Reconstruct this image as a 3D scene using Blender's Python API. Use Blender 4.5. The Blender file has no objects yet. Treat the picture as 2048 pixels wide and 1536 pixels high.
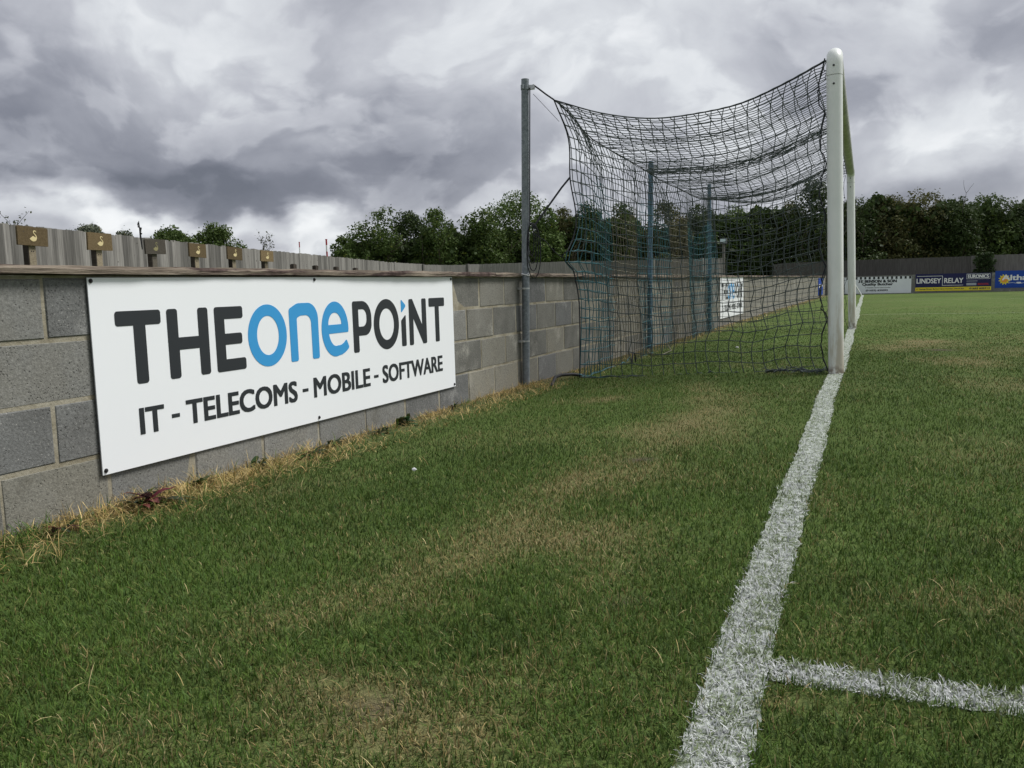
import bpy, math, random
import numpy as np
from mathutils import Vector, Matrix
random.seed(7); RNG = np.random.default_rng(11)
SC = bpy.context.scene
COL = SC.collection
PI = math.pi

# ------------------------------------------------------------------ camera
CAM = np.array([0.2148, -7.0966, 0.7406])
YAW, PITCH, ROLL = 0.3939, 0.1128, 0.0280
fwd = Vector((-math.sin(YAW)*math.cos(PITCH), math.cos(YAW)*math.cos(PITCH), -math.sin(PITCH)))
r0 = Vector((math.cos(YAW), math.sin(YAW), 0)); u0 = r0.cross(fwd)
rgt = math.cos(ROLL)*r0 - math.sin(ROLL)*u0
upv = math.cos(ROLL)*u0 + math.sin(ROLL)*r0
cd = bpy.data.cameras.new('camera'); cam = bpy.data.objects.new('camera', cd); COL.objects.link(cam)
cam.matrix_world = Matrix(((rgt.x, upv.x, -fwd.x, CAM[0]), (rgt.y, upv.y, -fwd.y, CAM[1]), (rgt.z, upv.z, -fwd.z, CAM[2]), (0, 0, 0, 1)))
cd.sensor_width = 36; cd.lens = 1716/2048*36; cd.clip_start = 0.05; cd.clip_end = 3000
SC.camera = cam

# ------------------------------------------------------------------ light
SUN_AZ = math.radians(52)        # from +Y towards +X
SUN_EL = math.radians(52)
EXPOSURE = 0.75
SC.view_settings.view_transform = 'Standard'; SC.view_settings.look = 'None'
SC.view_settings.exposure = EXPOSURE; SC.view_settings.gamma = 1; SC.view_settings.use_curve_mapping = False
sl = bpy.data.lights.new('sun', 'SUN'); so = bpy.data.objects.new('sun', sl); COL.objects.link(so)
sl.energy = 2.4; sl.angle = math.radians(20); sl.color = (1.0, 0.975, 0.94)
sd = Vector((math.sin(SUN_AZ)*math.cos(SUN_EL), math.cos(SUN_AZ)*math.cos(SUN_EL), math.sin(SUN_EL)))
so.rotation_euler = sd.to_track_quat('Z', 'Y').to_euler(); so.location = (10, 10, 30)

class NT:
    """small helper to write node trees"""
    def __init__(s, tree):
        s.t = tree; s.n = tree.nodes; s.l = tree.links
    def add(s, typ, **kw):
        n = s.n.new(typ)
        for k, v in kw.items():
            if k == 'inp':
                for i, val in v.items():
                    if isinstance(val, bpy.types.NodeSocket): s.l.new(val, n.inputs[i])
                    else: n.inputs[i].default_value = val
            else: setattr(n, k, v)
        return n
    def math(s, op, a, b=None, c=None, clamp=False):
        inp = {0: a}
        if b is not None: inp[1] = b
        if c is not None: inp[2] = c
        return s.add('ShaderNodeMath', operation=op, use_clamp=clamp, inp=inp).outputs[0]
    def vmath(s, op, a, b=None, scale=None):
        inp = {0: a}
        if b is not None: inp[1] = b
        n = s.add('ShaderNodeVectorMath', operation=op, inp=inp)
        if scale is not None:
            if isinstance(scale, bpy.types.NodeSocket): s.l.new(scale, n.inputs['Scale'])
            else: n.inputs['Scale'].default_value = scale
        return n
    def noise(s, vec, scale, detail=4, rough=.5, dist=0, dim='3D', lac=2.0):
        n = s.add('ShaderNodeTexNoise', noise_dimensions=dim)
        n.inputs['Scale'].default_value = scale; n.inputs['Detail'].default_value = detail
        n.inputs['Roughness'].default_value = rough; n.inputs['Distortion'].default_value = dist; n.inputs['Lacunarity'].default_value = lac
        if vec is not None: s.l.new(vec, n.inputs['Vector'])
        return n.outputs['Fac']
    def ramp(s, fac, stops, interp='LINEAR'):
        n = s.add('ShaderNodeValToRGB'); n.color_ramp.interpolation = interp
        e = n.color_ramp.elements
        while len(e) < len(stops): e.new(.5)
        for el, (p, c) in zip(e, stops):
            el.position = p; el.color = (c, c, c, 1) if isinstance(c, (int, float)) else (*c, 1)
        s.l.new(fac, n.inputs[0]); return n.outputs[0]
    def mix(s, fac, a, b, mode='MIX'):
        n = s.add('ShaderNodeMix', data_type='RGBA', blend_type=mode)
        for i, v in ((0, fac), (6, a), (7, b)):
            if isinstance(v, bpy.types.NodeSocket): s.l.new(v, n.inputs[i])
            else: n.inputs[i].default_value = (*v, 1) if isinstance(v, tuple) and len(v) == 3 else v
        return n.outputs[2]
    def maprange(s, v, a, b, c=0., d=1., smooth=True):
        n = s.add('ShaderNodeMapRange', interpolation_type='SMOOTHSTEP' if smooth else 'LINEAR')
        s.l.new(v, n.inputs[0])
        for i, x in enumerate((a, b, c, d)): n.inputs[i+1].default_value = x
        return n.outputs[0]

def pix_dir(x, y):
    return (fwd + rgt*((x-1024)/1716) - upv*((y-768)/1716)).normalized()

# ------------------------------------------------------------------ sky: Nishita daylight behind a broken grey cloud deck
W = bpy.data.worlds.new('World'); SC.world = W; W.use_nodes = True
k = NT(W.node_tree); k.n.clear()
sky = k.add('ShaderNodeTexSky', sky_type='NISHITA', sun_disc=False, sun_elevation=SUN_EL, sun_rotation=SUN_AZ)
tc = k.add('ShaderNodeTexCoord').outputs['Generated']
dirn = k.vmath('NORMALIZE', tc).outputs[0]
cpos = k.vmath('MULTIPLY', dirn, (1.0, 1.0, 1.55)).outputs[0]
wn = k.add('ShaderNodeTexNoise'); wn.inputs['Scale'].default_value = 3.2; wn.inputs['Detail'].default_value = 4; k.l.new(cpos, wn.inputs['Vector'])
wv = k.vmath('SUBTRACT', wn.outputs['Color'], (.5, .5, .5)).outputs[0]
cpw = k.vmath('ADD', cpos, k.vmath('SCALE', wv, scale=.22).outputs[0]).outputs[0]
big = k.noise(cpw, 2.1, 3, .5)
mid = k.noise(cpw, 5.2, 8, .52)
fine = k.noise(cpw, 17, 6, .6)
val = k.math('ADD', k.math('MULTIPLY', big, .50), k.math('ADD', k.math('MULTIPLY', mid, .60), k.math('MULTIPLY', fine, .12)))
# the large cloud masses of this sky: (direction, angular size, lighter / darker)
wn2 = k.add('ShaderNodeTexNoise'); wn2.inputs['Scale'].default_value = 15; wn2.inputs['Detail'].default_value = 5; wn2.inputs['Roughness'].default_value = .5; k.l.new(cpos, wn2.inputs['Vector'])
wv2 = k.vmath('SUBTRACT', wn2.outputs['Color'], (.5, .5, .5)).outputs[0]
dw = k.vmath('ADD', k.vmath('ADD', dirn, k.vmath('SCALE', wv, scale=.14).outputs[0]).outputs[0], k.vmath('SCALE', wv2, scale=.060).outputs[0]).outputs[0]
for (x, y, rx, ry, amt, e0, e1) in (
        (330, 300, .36, .075, -.16, .1, 1.7), (430, 355, .15, .036, -.17, .6, 1.15), (60, 190, .20, .08, -.07, .1, 1.6), (760, 330, .22, .07, -.05, .1, 1.6), (30, 372, .035, .022, -.16, .4, 1.2),
        (560, 440, .09, .020, .18, .4, 1.25), (130, 410, .16, .026, .19, .35, 1.35), (660, 492, .10, .022, .14, .2, 1.6), (330, 425, .07, .016, .10, .2, 1.5),
        (1960, 250, .14, .05, .20, .3, 1.5), (1760, 130, .22, .055, -.10, .2, 1.5), (1000, 60, .42, .07, .10, .1, 1.7), (1940, 375, .12, .025, -.10, .1, 1.7), (1400, 330, .2, .06, .03, .1, 1.7), (690, 265, .05, .014, .10, .2, 1.4)):
    d = pix_dir(x, y)
    df = k.vmath('SUBTRACT', dw, tuple(d)).outputs[0]
    a = k.math('DIVIDE', k.vmath('DOT_PRODUCT', df, tuple(rgt)).outputs['Value'], rx)
    b = k.math('DIVIDE', k.vmath('DOT_PRODUCT', df, tuple(upv)).outputs['Value'], ry)
    rr = k.math('SQRT', k.math('ADD', k.math('MULTIPLY', a, a), k.math('MULTIPLY', b, b)))
    g = k.maprange(rr, e0, e1, amt, 0.0)
    val = k.math('ADD', val, g)
# small heaped puffs, strongest low in the sky
pf = k.noise(k.vmath('ADD', cpw, (3.1, 1.7, .4)).outputs[0], 9.0, 6, .48)
zsep = k.add('ShaderNodeSeparateXYZ', inp={0: dirn}).outputs[2]
low_ = k.maprange(zsep, .42, .02, .35, 1.0)
val = k.math('ADD', val, k.math('MULTIPLY', k.math('SUBTRACT', k.maprange(pf, .46, .56), .4), k.math('MULTIPLY', low_, .15)))
cc = k.ramp(k.maprange(val, .17, .89, smooth=False), [(0, (.092, .099, .122)), (.2, (.133, .140, .168)), (.42, (.212, .220, .251)), (.6, (.312, .321, .351)), (.8, (.435, .45, .47)), (1, (.56, .57, .58))])
bg1 = k.add('ShaderNodeBackground', inp={0: sky.outputs[0], 1: .08})
bg2 = k.add('ShaderNodeBackground', inp={0: cc, 1: 1.0})
cover = k.maprange(val, .78, 1.25, .97, .80)
ms = k.add('ShaderNodeMixShader', inp={0: cover, 1: bg1.outputs[0], 2: bg2.outputs[0]})
k.add('ShaderNodeOutputWorld', inp={0: ms.outputs[0]})

# ------------------------------------------------------------------ materials
MATS = {}
def mat(name, fn=None, color=None, rough=.7, metal=0., spec=.3):
    if name in MATS: return MATS[name]
    m = bpy.data.materials.new(name); m.use_nodes = True
    t = NT(m.node_tree); t.n.clear()
    out = t.add('ShaderNodeOutputMaterial'); b = t.add('ShaderNodeBsdfPrincipled')
    b.inputs['Roughness'].default_value = rough; b.inputs['Metallic'].default_value = metal; b.inputs['Specular IOR Level'].default_value = spec
    if color: b.inputs['Base Color'].default_value = (*color, 1)
    t.l.new(b.outputs[0], out.inputs[0])
    if fn: fn(t, b, out)
    MATS[name] = m; return m
def ocoord(t, rnd=True):
    c = t.add('ShaderNodeTexCoord').outputs['Object']
    if rnd:
        r = t.add('ShaderNodeObjectInfo').outputs['Random']
        off = t.add('ShaderNodeCombineXYZ', inp={0: t.math('MULTIPLY', r, 37.), 1: t.math('MULTIPLY', r, 71.), 2: t.math('MULTIPLY', r, 53.)}).outputs[0]
        c = t.vmath('ADD', c, off).outputs[0]
    return c
def rand(t): return t.add('ShaderNodeObjectInfo').outputs['Random']
def bump(t, b, h, strength, dist=.01):
    n = t.add('ShaderNodeBump'); n.inputs['Strength'].default_value = strength; n.inputs['Distance'].default_value = dist
    t.l.new(h, n.inputs['Height']); t.l.new(n.outputs[0], b.inputs['Normal'])
def soft(t, b, base, var, scale=6, detail=5):
    """uneven, slightly dirty version of a plain colour"""
    n = t.noise(ocoord(t), scale, detail, .6)
    lo = tuple(c*(1-var) for c in base); hi = tuple(min(1, c*(1+var)) for c in base)
    c = t.ramp(n, [(.3, lo), (.7, hi)]); t.l.new(c, b.inputs['Base Color']); return c
def simple(name, base, var=.12, rough=.7, scale=6, metal=0., spec=.3, bmp=0):
    def fn(t, b, o):
        soft(t, b, base, var, scale)
        if bmp: bump(t, b, t.noise(ocoord(t), scale*8, 5, .6), bmp, .004)
    return mat(name, fn, rough=rough, metal=metal, spec=spec)

def f_block(t, b, o):
    c = ocoord(t); r = rand(t)
    base = t.ramp(r, [(0, (.115, .118, .116)), (.35, (.152, .153, .146)), (.65, (.185, .184, .168)), (1, (.235, .228, .200))])
    n1 = t.noise(c, 5, 5, .6); base = t.mix(t.maprange(n1, .35, .7, 0, .5), base, (.20, .205, .20), 'MIX')
    n2 = t.noise(c, 110, 5, .75); base = t.mix(.8, base, t.ramp(n2, [(.32, .30), (.5, .5), (.68, .72)]), 'OVERLAY')
    cw = t.vmath('ADD', c, t.vmath('SCALE', t.add('ShaderNodeTexNoise', inp={0: c, 2: 60.}).outputs['Color'], scale=.012).outputs[0]).outputs[0]
    v = t.add('ShaderNodeTexVoronoi', feature='F1'); v.inputs['Scale'].default_value = 150; t.l.new(cw, v.inputs['Vector'])
    vs = t.add('ShaderNodeSeparateColor', inp={0: v.outputs['Color']})
    speck = t.math('MULTIPLY', t.maprange(v.outputs['Distance'], .40, .22), t.math('GREATER_THAN', vs.outputs[0], .95))
    base = t.mix(t.math('MULTIPLY', speck, .6), base, (.42, .41, .38))
    pit = t.math('MULTIPLY', t.maprange(v.outputs['Distance'], .62, .25), t.math('LESS_THAN', vs.outputs[1], t.maprange(t.noise(c, 7, 4), .42, .68, .02, .34)))
    pit = t.math('MULTIPLY', pit, t.maprange(t.noise(c, 200, 2), .35, .6))
    base = t.mix(t.math('MULTIPLY', pit, .62), base, (.035, .035, .034))
    # pale lime bloom and damp stains
    lime = t.math('MULTIPLY', t.maprange(t.noise(c, 3.2, 6, .65), .54, .70, 0, .65), t.maprange(t.noise(c, 90, 3, .7), .3, .65))
    base = t.mix(lime, base, (.42, .42, .40))
    stain = t.maprange(t.noise(c, 2.2, 4, .6), .60, .75, 0, .5)
    base = t.mix(stain, base, (.07, .065, .05))
    t.l.new(base, b.inputs['Base Color'])
    h = t.math('SUBTRACT', t.noise(c, 90, 5, .7), t.math('MULTIPLY', pit, 1.2)); bump(t, b, h, .55, .006)
M_BLOCK = mat('concrete_block', f_block, rough=.95, spec=.15)
def f_blockw(t, b, o):
    f_block(t, b, o); src = b.inputs['Base Color'].links[0].from_socket
    t.l.new(t.mix(1.0, src, (1.08, 1.05, .965), 'MULTIPLY'), b.inputs['Base Color'])
M_BLOCKW = mat('buff_concrete_block', f_blockw, rough=.95, spec=.15)
def f_mortar(t, b, o):
    c = ocoord(t, False)
    n = t.noise(c, 9, 6, .65); col = t.ramp(n, [(.3, (.19, .165, .11)), (.5, (.29, .265, .20)), (.72, (.40, .38, .31))])
    t.l.new(col, b.inputs['Base Color']); bump(t, b, t.noise(c, 80, 5, .7), .6, .008)
M_MORTAR = mat('mortar', f_mortar, rough=.95, spec=.1)
def f_coping(t, b, o):
    c = ocoord(t)
    st = t.add('ShaderNodeMapping', inp={0: c}); st.inputs['Scale'].default_value = (26, 1.6, 26)
    g = t.noise(st.outputs[0], 2.2, 7, .65)
    wood = t.ramp(g, [(.28, (.07, .055, .045)), (.5, (.20, .165, .13)), (.72, (.36, .31, .25))])
    pm = t.maprange(t.noise(st.outputs[0], .8, 6, .7), .50, .58)
    paint = t.ramp(t.noise(c, 30, 4), [(.3, (.045, .030, .027)), (.7, (.105, .075, .066))])
    t.l.new(t.mix(pm, wood, paint), b.inputs['Base Color']); bump(t, b, g, .9, .012)
M_COPING = mat('weathered_painted_wood', f_coping, rough=.9, spec=.15)
def wood_fn(dark, mid, light, scale=1.0):
    def fn(t, b, o):
        c = ocoord(t)
        st = t.add('ShaderNodeMapping', inp={0: c}); st.inputs['Scale'].default_value = (45*scale, 45*scale, 1.6)
        g = t.noise(st.outputs[0], 1.4, 7, .62, .3)
        col = t.ramp(g, [(.25, dark), (.5, mid), (.78, light)])
        tone = t.ramp(rand(t), [(0, .22), (.5, .5), (1, .74)])
        col = t.mix(.75, col, tone, 'OVERLAY')
        kn = t.maprange(t.noise(c, 14, 2, .5), .70, .78); col = t.mix(t.math('MULTIPLY', kn, .8), col, (.05, .045, .04))
        t.l.new(col, b.inputs['Base Color']); bump(t, b, g, .6, .006)
    return fn
M_BOARD = mat('silvered_fence_wood', wood_fn((.10, .095, .088), (.185, .178, .165), (.30, .29, .27)), rough=.9, spec=.1)
M_BOARD2 = mat('dull_fence_wood', wood_fn((.075, .072, .068), (.125, .12, .113), (.19, .18, .17), .6), rough=.92, spec=.1)
M_BROWN = mat('brown_stained_wood', wood_fn((.085, .060, .030), (.135, .098, .050), (.18, .135, .075)), rough=.8, spec=.2)
M_BROWNG = mat('greyed_brown_wood', wood_fn((.075, .065, .05), (.11, .098, .078), (.15, .13, .11)), rough=.85, spec=.2)
M_POSTW = mat('pale_post_wood', wood_fn((.14, .115, .075), (.22, .185, .13), (.30, .26, .19)), rough=.85, spec=.2)
M_POSTD = mat('dark_post_wood', wood_fn((.03, .024, .02), (.05, .042, .035), (.08, .068, .055)), rough=.9, spec=.2)
M_GOLD = simple('cream_gold_paint', (.62, .52, .28), .1, .5)
M_WHITE = simple('white_panel', (.825, .85, .87), .012, .38, 1.2, spec=.45)
M_WHITED = simple('white_panel_far', (.72, .75, .78), .04, .45, 3)
M_EDGE = simple('panel_edge', (.10, .10, .11), .2, .5)
M_INK = mat('charcoal_vinyl', None, (.028, .032, .036), .45)
M_BLUE = mat('sky_blue_vinyl', None, (.045, .30, .62), .45)
M_NAVY = simple('navy_print', (.012, .014, .075), .1, .45)
M_BLUE2 = simple('royal_blue_print', (.008, .055, .33), .08, .45)
M_YEL = simple('yellow_print', (.75, .62, .04), .08, .45)
M_RED = simple('red_print', (.38, .03, .04), .1, .45)
M_ORG = simple('orange_print', (.80, .35, .05), .1, .45)
M_PWHITE = mat('white_print', None, (.80, .80, .80), .45)
M_GREYP = mat('grey_print', None, (.35, .37, .42), .45)
def f_galv(t, b, o):
    c = ocoord(t)
    v = t.add('ShaderNodeTexVoronoi'); v.inputs['Scale'].default_value = 70; t.l.new(c, v.inputs['Vector'])
    s = t.add('ShaderNodeSeparateColor', inp={0: v.outputs['Color']})
    col = t.ramp(t.math('ADD', t.math('MULTIPLY', s.outputs[0], .4), t.math('MULTIPLY', t.noise(c, 8, 5, .6), .6)), [(.2, (.125, .145, .16)), (.8, (.245, .27, .29))])
    t.l.new(col, b.inputs['Base Color'])
M_GALV = mat('galvanised_steel', f_galv, rough=.6, metal=.25, spec=.4)
M_GALVB = simple('blue_grey_steel', (.10, .16, .22), .25, .55, 9, metal=.2)
M_STEEL = simple('zinc_clip', (.45, .46, .46), .2, .4, 20, metal=.6)
M_SCREW = simple('dark_screw', (.03, .03, .032), .2, .5, 20, metal=.3)
def f_post(t, b, o):
    c = t.add('ShaderNodeTexCoord').outputs['Object']; s = t.add('ShaderNodeSeparateXYZ', inp={0: c})
    n = t.noise(c, 5, 5, .6); base = t.ramp(n, [(.3, (.70, .73, .70)), (.7, (.78, .80, .77))])
    st = t.add('ShaderNodeMapping', inp={0: c}); st.inputs['Scale'].default_value = (9, 9, 1.3)
    low = t.maprange(s.outputs[2], 1.05, .2)
    m = t.math('MULTIPLY', t.maprange(t.noise(st.outputs[0], 1.5, 6, .65), .40, .60), low)
    base = t.mix(t.math('MULTIPLY', m, .75), base, (.42, .36, .26))
    foot = t.math('MULTIPLY', t.maprange(s.outputs[2], .10, .01), t.maprange(t.noise(c, 30, 4), .40, .6))
    base = t.mix(t.math('MULTIPLY', foot, .8), base, (.16, .12, .09))
    t.l.new(base, b.inputs['Base Color'])
M_POST = mat('white_goalpost_paint', f_post, rough=.32, spec=.45)
M_NETDK = simple('dark_net_cord', (.055, .070, .068), .3, .85, 4)
M_NETTEAL = simple('teal_net_cord', (.040, .112, .126), .3, .85, 4)
M_NETTAN = simple('tan_net_cord', (.125, .118, .085), .3, .85, 4)
M_ROPE = simple('black_rope', (.018, .019, .024), .3, .8, 30)
M_BLACK = simple('black_rubber', (.02, .02, .022), .2, .6, 10)

def leaf_mat(name, rough=.55, transl=.25):
    def fn(t, b, o):
        a = t.add('ShaderNodeAttribute', attribute_name='col').outputs['Color']
        t.l.new(a, b.inputs['Base Color'])
        tr = t.add('ShaderNodeBsdfTranslucent', inp={0: a})
        mx = t.add('ShaderNodeMixShader', inp={0: transl, 1: b.outputs[0], 2: tr.outputs[0]})
        t.l.new(mx.outputs[0], o.inputs[0])
    return mat(name, fn, rough=rough, spec=.12)
M_LEAF = leaf_mat('tree_leaf'); M_BLADE = leaf_mat('grass_blade', .6, .22); M_STRAW = leaf_mat('dry_straw', .7, .15)
M_PAINTED = leaf_mat('painted_blade', .75, .12)
M_BARK = simple('bark', (.10, .085, .065), .3, .9, 12, bmp=.4)
M_TWIG = simple('twig', (.06, .055, .045), .3, .9, 12)
def f_ground(t, b, o):
    c = t.add('ShaderNodeTexCoord').outputs['Object']
    a = t.add('ShaderNodeAttribute', attribute_name='col').outputs['Color']
    n = t.noise(c, 60, 4, .7); m = t.noise(c, 9, 4, .6)
    col = t.mix(.55, a, t.ramp(n, [(.3, .30), (.7, .68)]), 'OVERLAY'); col = t.mix(.3, col, t.ramp(m, [(.3, .35), (.7, .65)]), 'OVERLAY')
    t.l.new(col, b.inputs['Base Color']); bump(t, b, n, .7, .03)
M_GROUND = mat('turf', f_ground, rough=.95, spec=.1)
def f_paint(t, b, o):
    c = t.add('ShaderNodeTexCoord').outputs['Object']
    n = t.noise(c, 45, 5, .7); col = t.ramp(n, [(.36, (.08, .11, .045)), (.50, (.27, .30, .25)), (.66, (.52, .55, .53))])
    t.l.new(col, b.inputs['Base Color']); bump(t, b, n, .7, .02)
M_PAINT = mat('line_paint', f_paint, rough=.9, spec=.1)
def f_faint(t, b, o):
    c = t.add('ShaderNodeTexCoord').outputs['Object']
    n = t.noise(c, 12, 5, .7); col = t.ramp(n, [(.40, (.13, .17, .06)), (.62, (.27, .31, .19))])
    t.l.new(col, b.inputs['Base Color'])
M_FAINT = mat('worn_line_paint', f_faint, rough=.95, spec=.1)

# ------------------------------------------------------------------ mesh helpers
class MB:
    def __init__(s): s.v = []; s.f = []; s.m = []
    def quad(s, a, b, c, d, m=0):
        n = len(s.v); s.v += [a, b, c, d]; s.f.append((n, n+1, n+2, n+3)); s.m.append(m)
    def poly(s, pts, m=0):
        n = len(s.v); s.v += list(pts); s.f.append(tuple(range(n, n+len(pts)))); s.m.append(m)
    def box(s, x0, x1, y0, y1, z0, z1, m=0, j=0):
        n = len(s.v); R = random.uniform
        for x in (x0, x1):
            for y in (y0, y1):
                for z in (z0, z1): s.v.append((x+R(-j, j), y+R(-j, j), z+R(-j, j)))
        for f in ((0, 1, 3, 2), (4, 6, 7, 5), (0, 4, 5, 1), (2, 3, 7, 6), (0, 2, 6, 4), (1, 5, 7, 3)):
            s.f.append(tuple(n+i for i in f)); s.m.append(m)
    def tube(s, pts, r, sides=8, m=0, cap=True, ell=None):
        pts = [Vector(p) for p in pts]; N = len(pts); n0 = len(s.v)
        rr = r if hasattr(r, '__len__') else [r]*N
        up = Vector((0, 0, 1)); d0 = (pts[1]-pts[0]).normalized()
        if abs(d0.dot(up)) > .95: up = Vector((1, 0, 0))
        x = up.cross(d0).normalized()
        for i, p in enumerate(pts):
            d = (pts[min(i+1, N-1)]-pts[max(i-1, 0)]).normalized()
            x = (x - d*x.dot(d)).normalized(); y = d.cross(x)
            for q in range(sides):
                a = 2*PI*q/sides; s.v.append(tuple(p + (x*math.cos(a)+y*math.sin(a))*rr[i]))
        for i in range(N-1):
            for q in range(sides):
                a = n0+i*sides+q; b = n0+i*sides+(q+1) % sides
                s.f.append((a, b, b+sides, a+sides)); s.m.append(m)
        if cap:
            for base, rev in ((n0, True), (n0+(N-1)*sides, False)):      # caps get their own vertices so the tube shades clean
                k0 = len(s.v); s.v += [s.v[base+q] for q in range(sides)]
                s.f.append(tuple(k0+(sides-1-q if rev else q) for q in range(sides))); s.m.append(m)
    def sphere(s, c, r, m=0, n=6, sc=(1, 1, 1)):
        n0 = len(s.v); c = Vector(c)
        rows = []
        for i in range(n+1):
            th = PI*i/n; row = []
            for j in range(n*2):
                ph = PI*j/n
                row.append(len(s.v)); s.v.append((c.x+r*sc[0]*math.sin(th)*math.cos(ph), c.y+r*sc[1]*math.sin(th)*math.sin(ph), c.z+r*sc[2]*math.cos(th)))
            rows.append(row)
        for i in range(n):
            for j in range(n*2):
                q = (j+1) % (n*2); s.f.append((rows[i][j], rows[i+1][j], rows[i+1][q], rows[i][q])); s.m.append(m)
    def mesh(s, name, mats, smooth=False):
        me = bpy.data.meshes.new(name); me.from_pydata([tuple(v) for v in s.v], [], s.f)
        for m in (mats if isinstance(mats, (list, tuple)) else [mats]): me.materials.append(m)
        if any(s.m): me.polygons.foreach_set('material_index', s.m)
        if smooth: me.polygons.foreach_set('use_smooth', [len(f) <= 4 for f in s.f])
        me.update(); return me
    def build(s, name, mats, parent=None, smooth=False):
        return link(name, s.mesh(name, mats, smooth), parent)
def link(name, data, parent=None):
    o = bpy.data.objects.new(name, data); COL.objects.link(o)
    if parent is not None: o.parent = parent
    return o
def np_mesh(name, V, F, mats, col=None, mi=None):
    V = np.asarray(V, np.float32); F = np.asarray(F, np.int32); k_ = F.shape[1]
    me = bpy.data.meshes.new(name)
    me.vertices.add(len(V)); me.vertices.foreach_set('co', V.ravel())
    me.loops.add(F.size); me.loops.foreach_set('vertex_index', F.ravel())
    me.polygons.add(len(F)); me.polygons.foreach_set('loop_start', np.arange(0, F.size, k_, dtype=np.int32))
    try: me.polygons.foreach_set('loop_total', np.full(len(F), k_, np.int32))
    except Exception: pass
    for m in (mats if isinstance(mats, (list, tuple)) else [mats]): me.materials.append(m)
    if mi is not None: me.polygons.foreach_set('material_index', np.asarray(mi, np.int32))
    if col is not None:
        at = me.attributes.new('col', 'FLOAT_COLOR', 'POINT')
        c4 = np.ones((len(V), 4), np.float32); c4[:, :3] = col; at.data.foreach_set('color', c4.ravel())
    me.update(calc_edges=True); return me
def tag(o, label=None, cat=None, group=None, kind=None):
    if label: o['label'] = label
    if cat: o['category'] = cat
    if group: o['group'] = group
    if kind: o['kind'] = kind
    return o
def empty(name, loc=(0, 0, 0), rot=(0, 0, 0), label=None, cat=None, group=None):
    o = bpy.data.objects.new(name, None); COL.objects.link(o); o.location = loc; o.rotation_euler = rot; o.empty_display_size = .1
    return tag(o, label, cat, group)

# numpy value noise
_LAT = np.random.default_rng(3).random((64, 64))
def vnoise(x, y):
    xi = np.floor(x).astype(int); yi = np.floor(y).astype(int); fx = x-xi; fy = y-yi
    fx = fx*fx*(3-2*fx); fy = fy*fy*(3-2*fy)
    g = lambda a, b: _LAT[a % 64, b % 64]
    return (g(xi, yi)*(1-fx)+g(xi+1, yi)*fx)*(1-fy)+(g(xi, yi+1)*(1-fx)+g(xi+1, yi+1)*fx)*fy
def fbm(x, y, o=4):
    s = 0; a = .5; t = 0
    for i in range(o): s = s+a*vnoise(x*2**i+i*17.3, y*2**i+i*9.1); t += a; a *= .55
    return s/t
def sstep(a, b, x):
    t = np.clip((x-a)/(b-a), 0, 1); return t*t*(3-2*t)
WALLX, WALLS = -2.3707, .0207
def gh(x, y):
    x = np.asarray(x, float); y = np.asarray(y, float)
    sx = sstep(-.8, -2.2, x); sy = sstep(0., 7., y)
    return -.066*(1-(1-sx)*(1-sy)) + .008*(fbm(x*.9+5, y*.9, 2)-.5)*sstep(0, .4, np.abs(x)+np.abs(y)*.0)
DRY = [(-1.46, -1.63, .22, .16, .55), (-.63, -1.68, .22, .5, .55), (-.66, -3.1, .18, .5, .5), (-.66, -3.86, .2, .3, .6), (-.67, -4.78, .2, .22, .6), (-.84, -5.37, .18, .12, .55), (-.62, -5.82, .14, .10, .7),
       (-.45, -5.9, .12, .08, .65), (-.9, -6.07, .15, .08, .5), (-1.0, -5.52, .14, .1, .35), (-.44, -4.74, .12, .2, .35), (.84, 4.0, .35, .7, .75), (1.0, 1.16, .3, .5, .75), (1.15, -.6, .35, .4, .5), (.45, 3.0, .3, .6, .5), (1.6, 2.4, .5, .8, .4),
       (.27, -5.61, .1, .05, .35), (.1, -4.1, .06, .2, .4), (.1, -5.6, .05, .04, .6), (.5, -5.0, .15, .12, .25), (2.2, 5, .6, 1, .35)]
def dryness(x, y):
    n = fbm(x*1.3+3, y*1.3+8, 4); d = .12*sstep(.50, .74, n)
    n2 = fbm(x*5+30, y*5+2, 3); d = d+.14*sstep(.55, .8, n2)
    lane = np.exp(-((x+.68)/.32)**2)*sstep(.42, .65, fbm(x*2+11, y*1.2+4, 3))*sstep(2., -1., y); d = d+.42*lane
    for (a, b, rx, ry, s) in DRY:
        d = d+.95*s*np.exp(-((x-a)/rx)**2-((y-b)/ry)**2)*(.45+.9*n2)
    return np.clip(d, 0, .92)
def wallside(x, y): return x-(WALLX+WALLS*y)          # distance in front of the wall

# ------------------------------------------------------------------ ground
xs = np.unique(np.concatenate([np.linspace(-600, -40, 12), np.linspace(-40, -3, 24), np.arange(-3, 6, .09), np.linspace(6, 30, 40), np.linspace(30, 600, 14)]))
ys = np.unique(np.concatenate([np.linspace(-200, -9, 10), np.arange(-9, 10, .09), np.arange(10, 40, .3), np.linspace(40, 900, 24)]))
GX, GY = np.meshgrid(xs, ys, indexing='ij'); GZ = gh(GX, GY)
dr = dryness(GX, GY)[..., None]
g_n = fbm(GX*.35, GY*.35, 3)[..., None]
gcol = (1-dr)*(np.array([.080, .122, .030])*(.75+.5*g_n)) + dr*np.array([.20, .165, .085])
sp = np.zeros_like(GX)
for (a, b, r_) in ((-.60, -5.83, .05), (-.72, -5.80, .035), (-.52, -5.98, .03), (-.80, -5.55, .03), (.12, -5.585, .02), (.18, -5.60, .015), (-.30, -5.2, .03), (.9, 2.6, .15), (-.66, -3.6, .06)): sp = np.maximum(sp, np.exp(-((GX-a)**2+(GY-b)**2)/r_**2))
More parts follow.
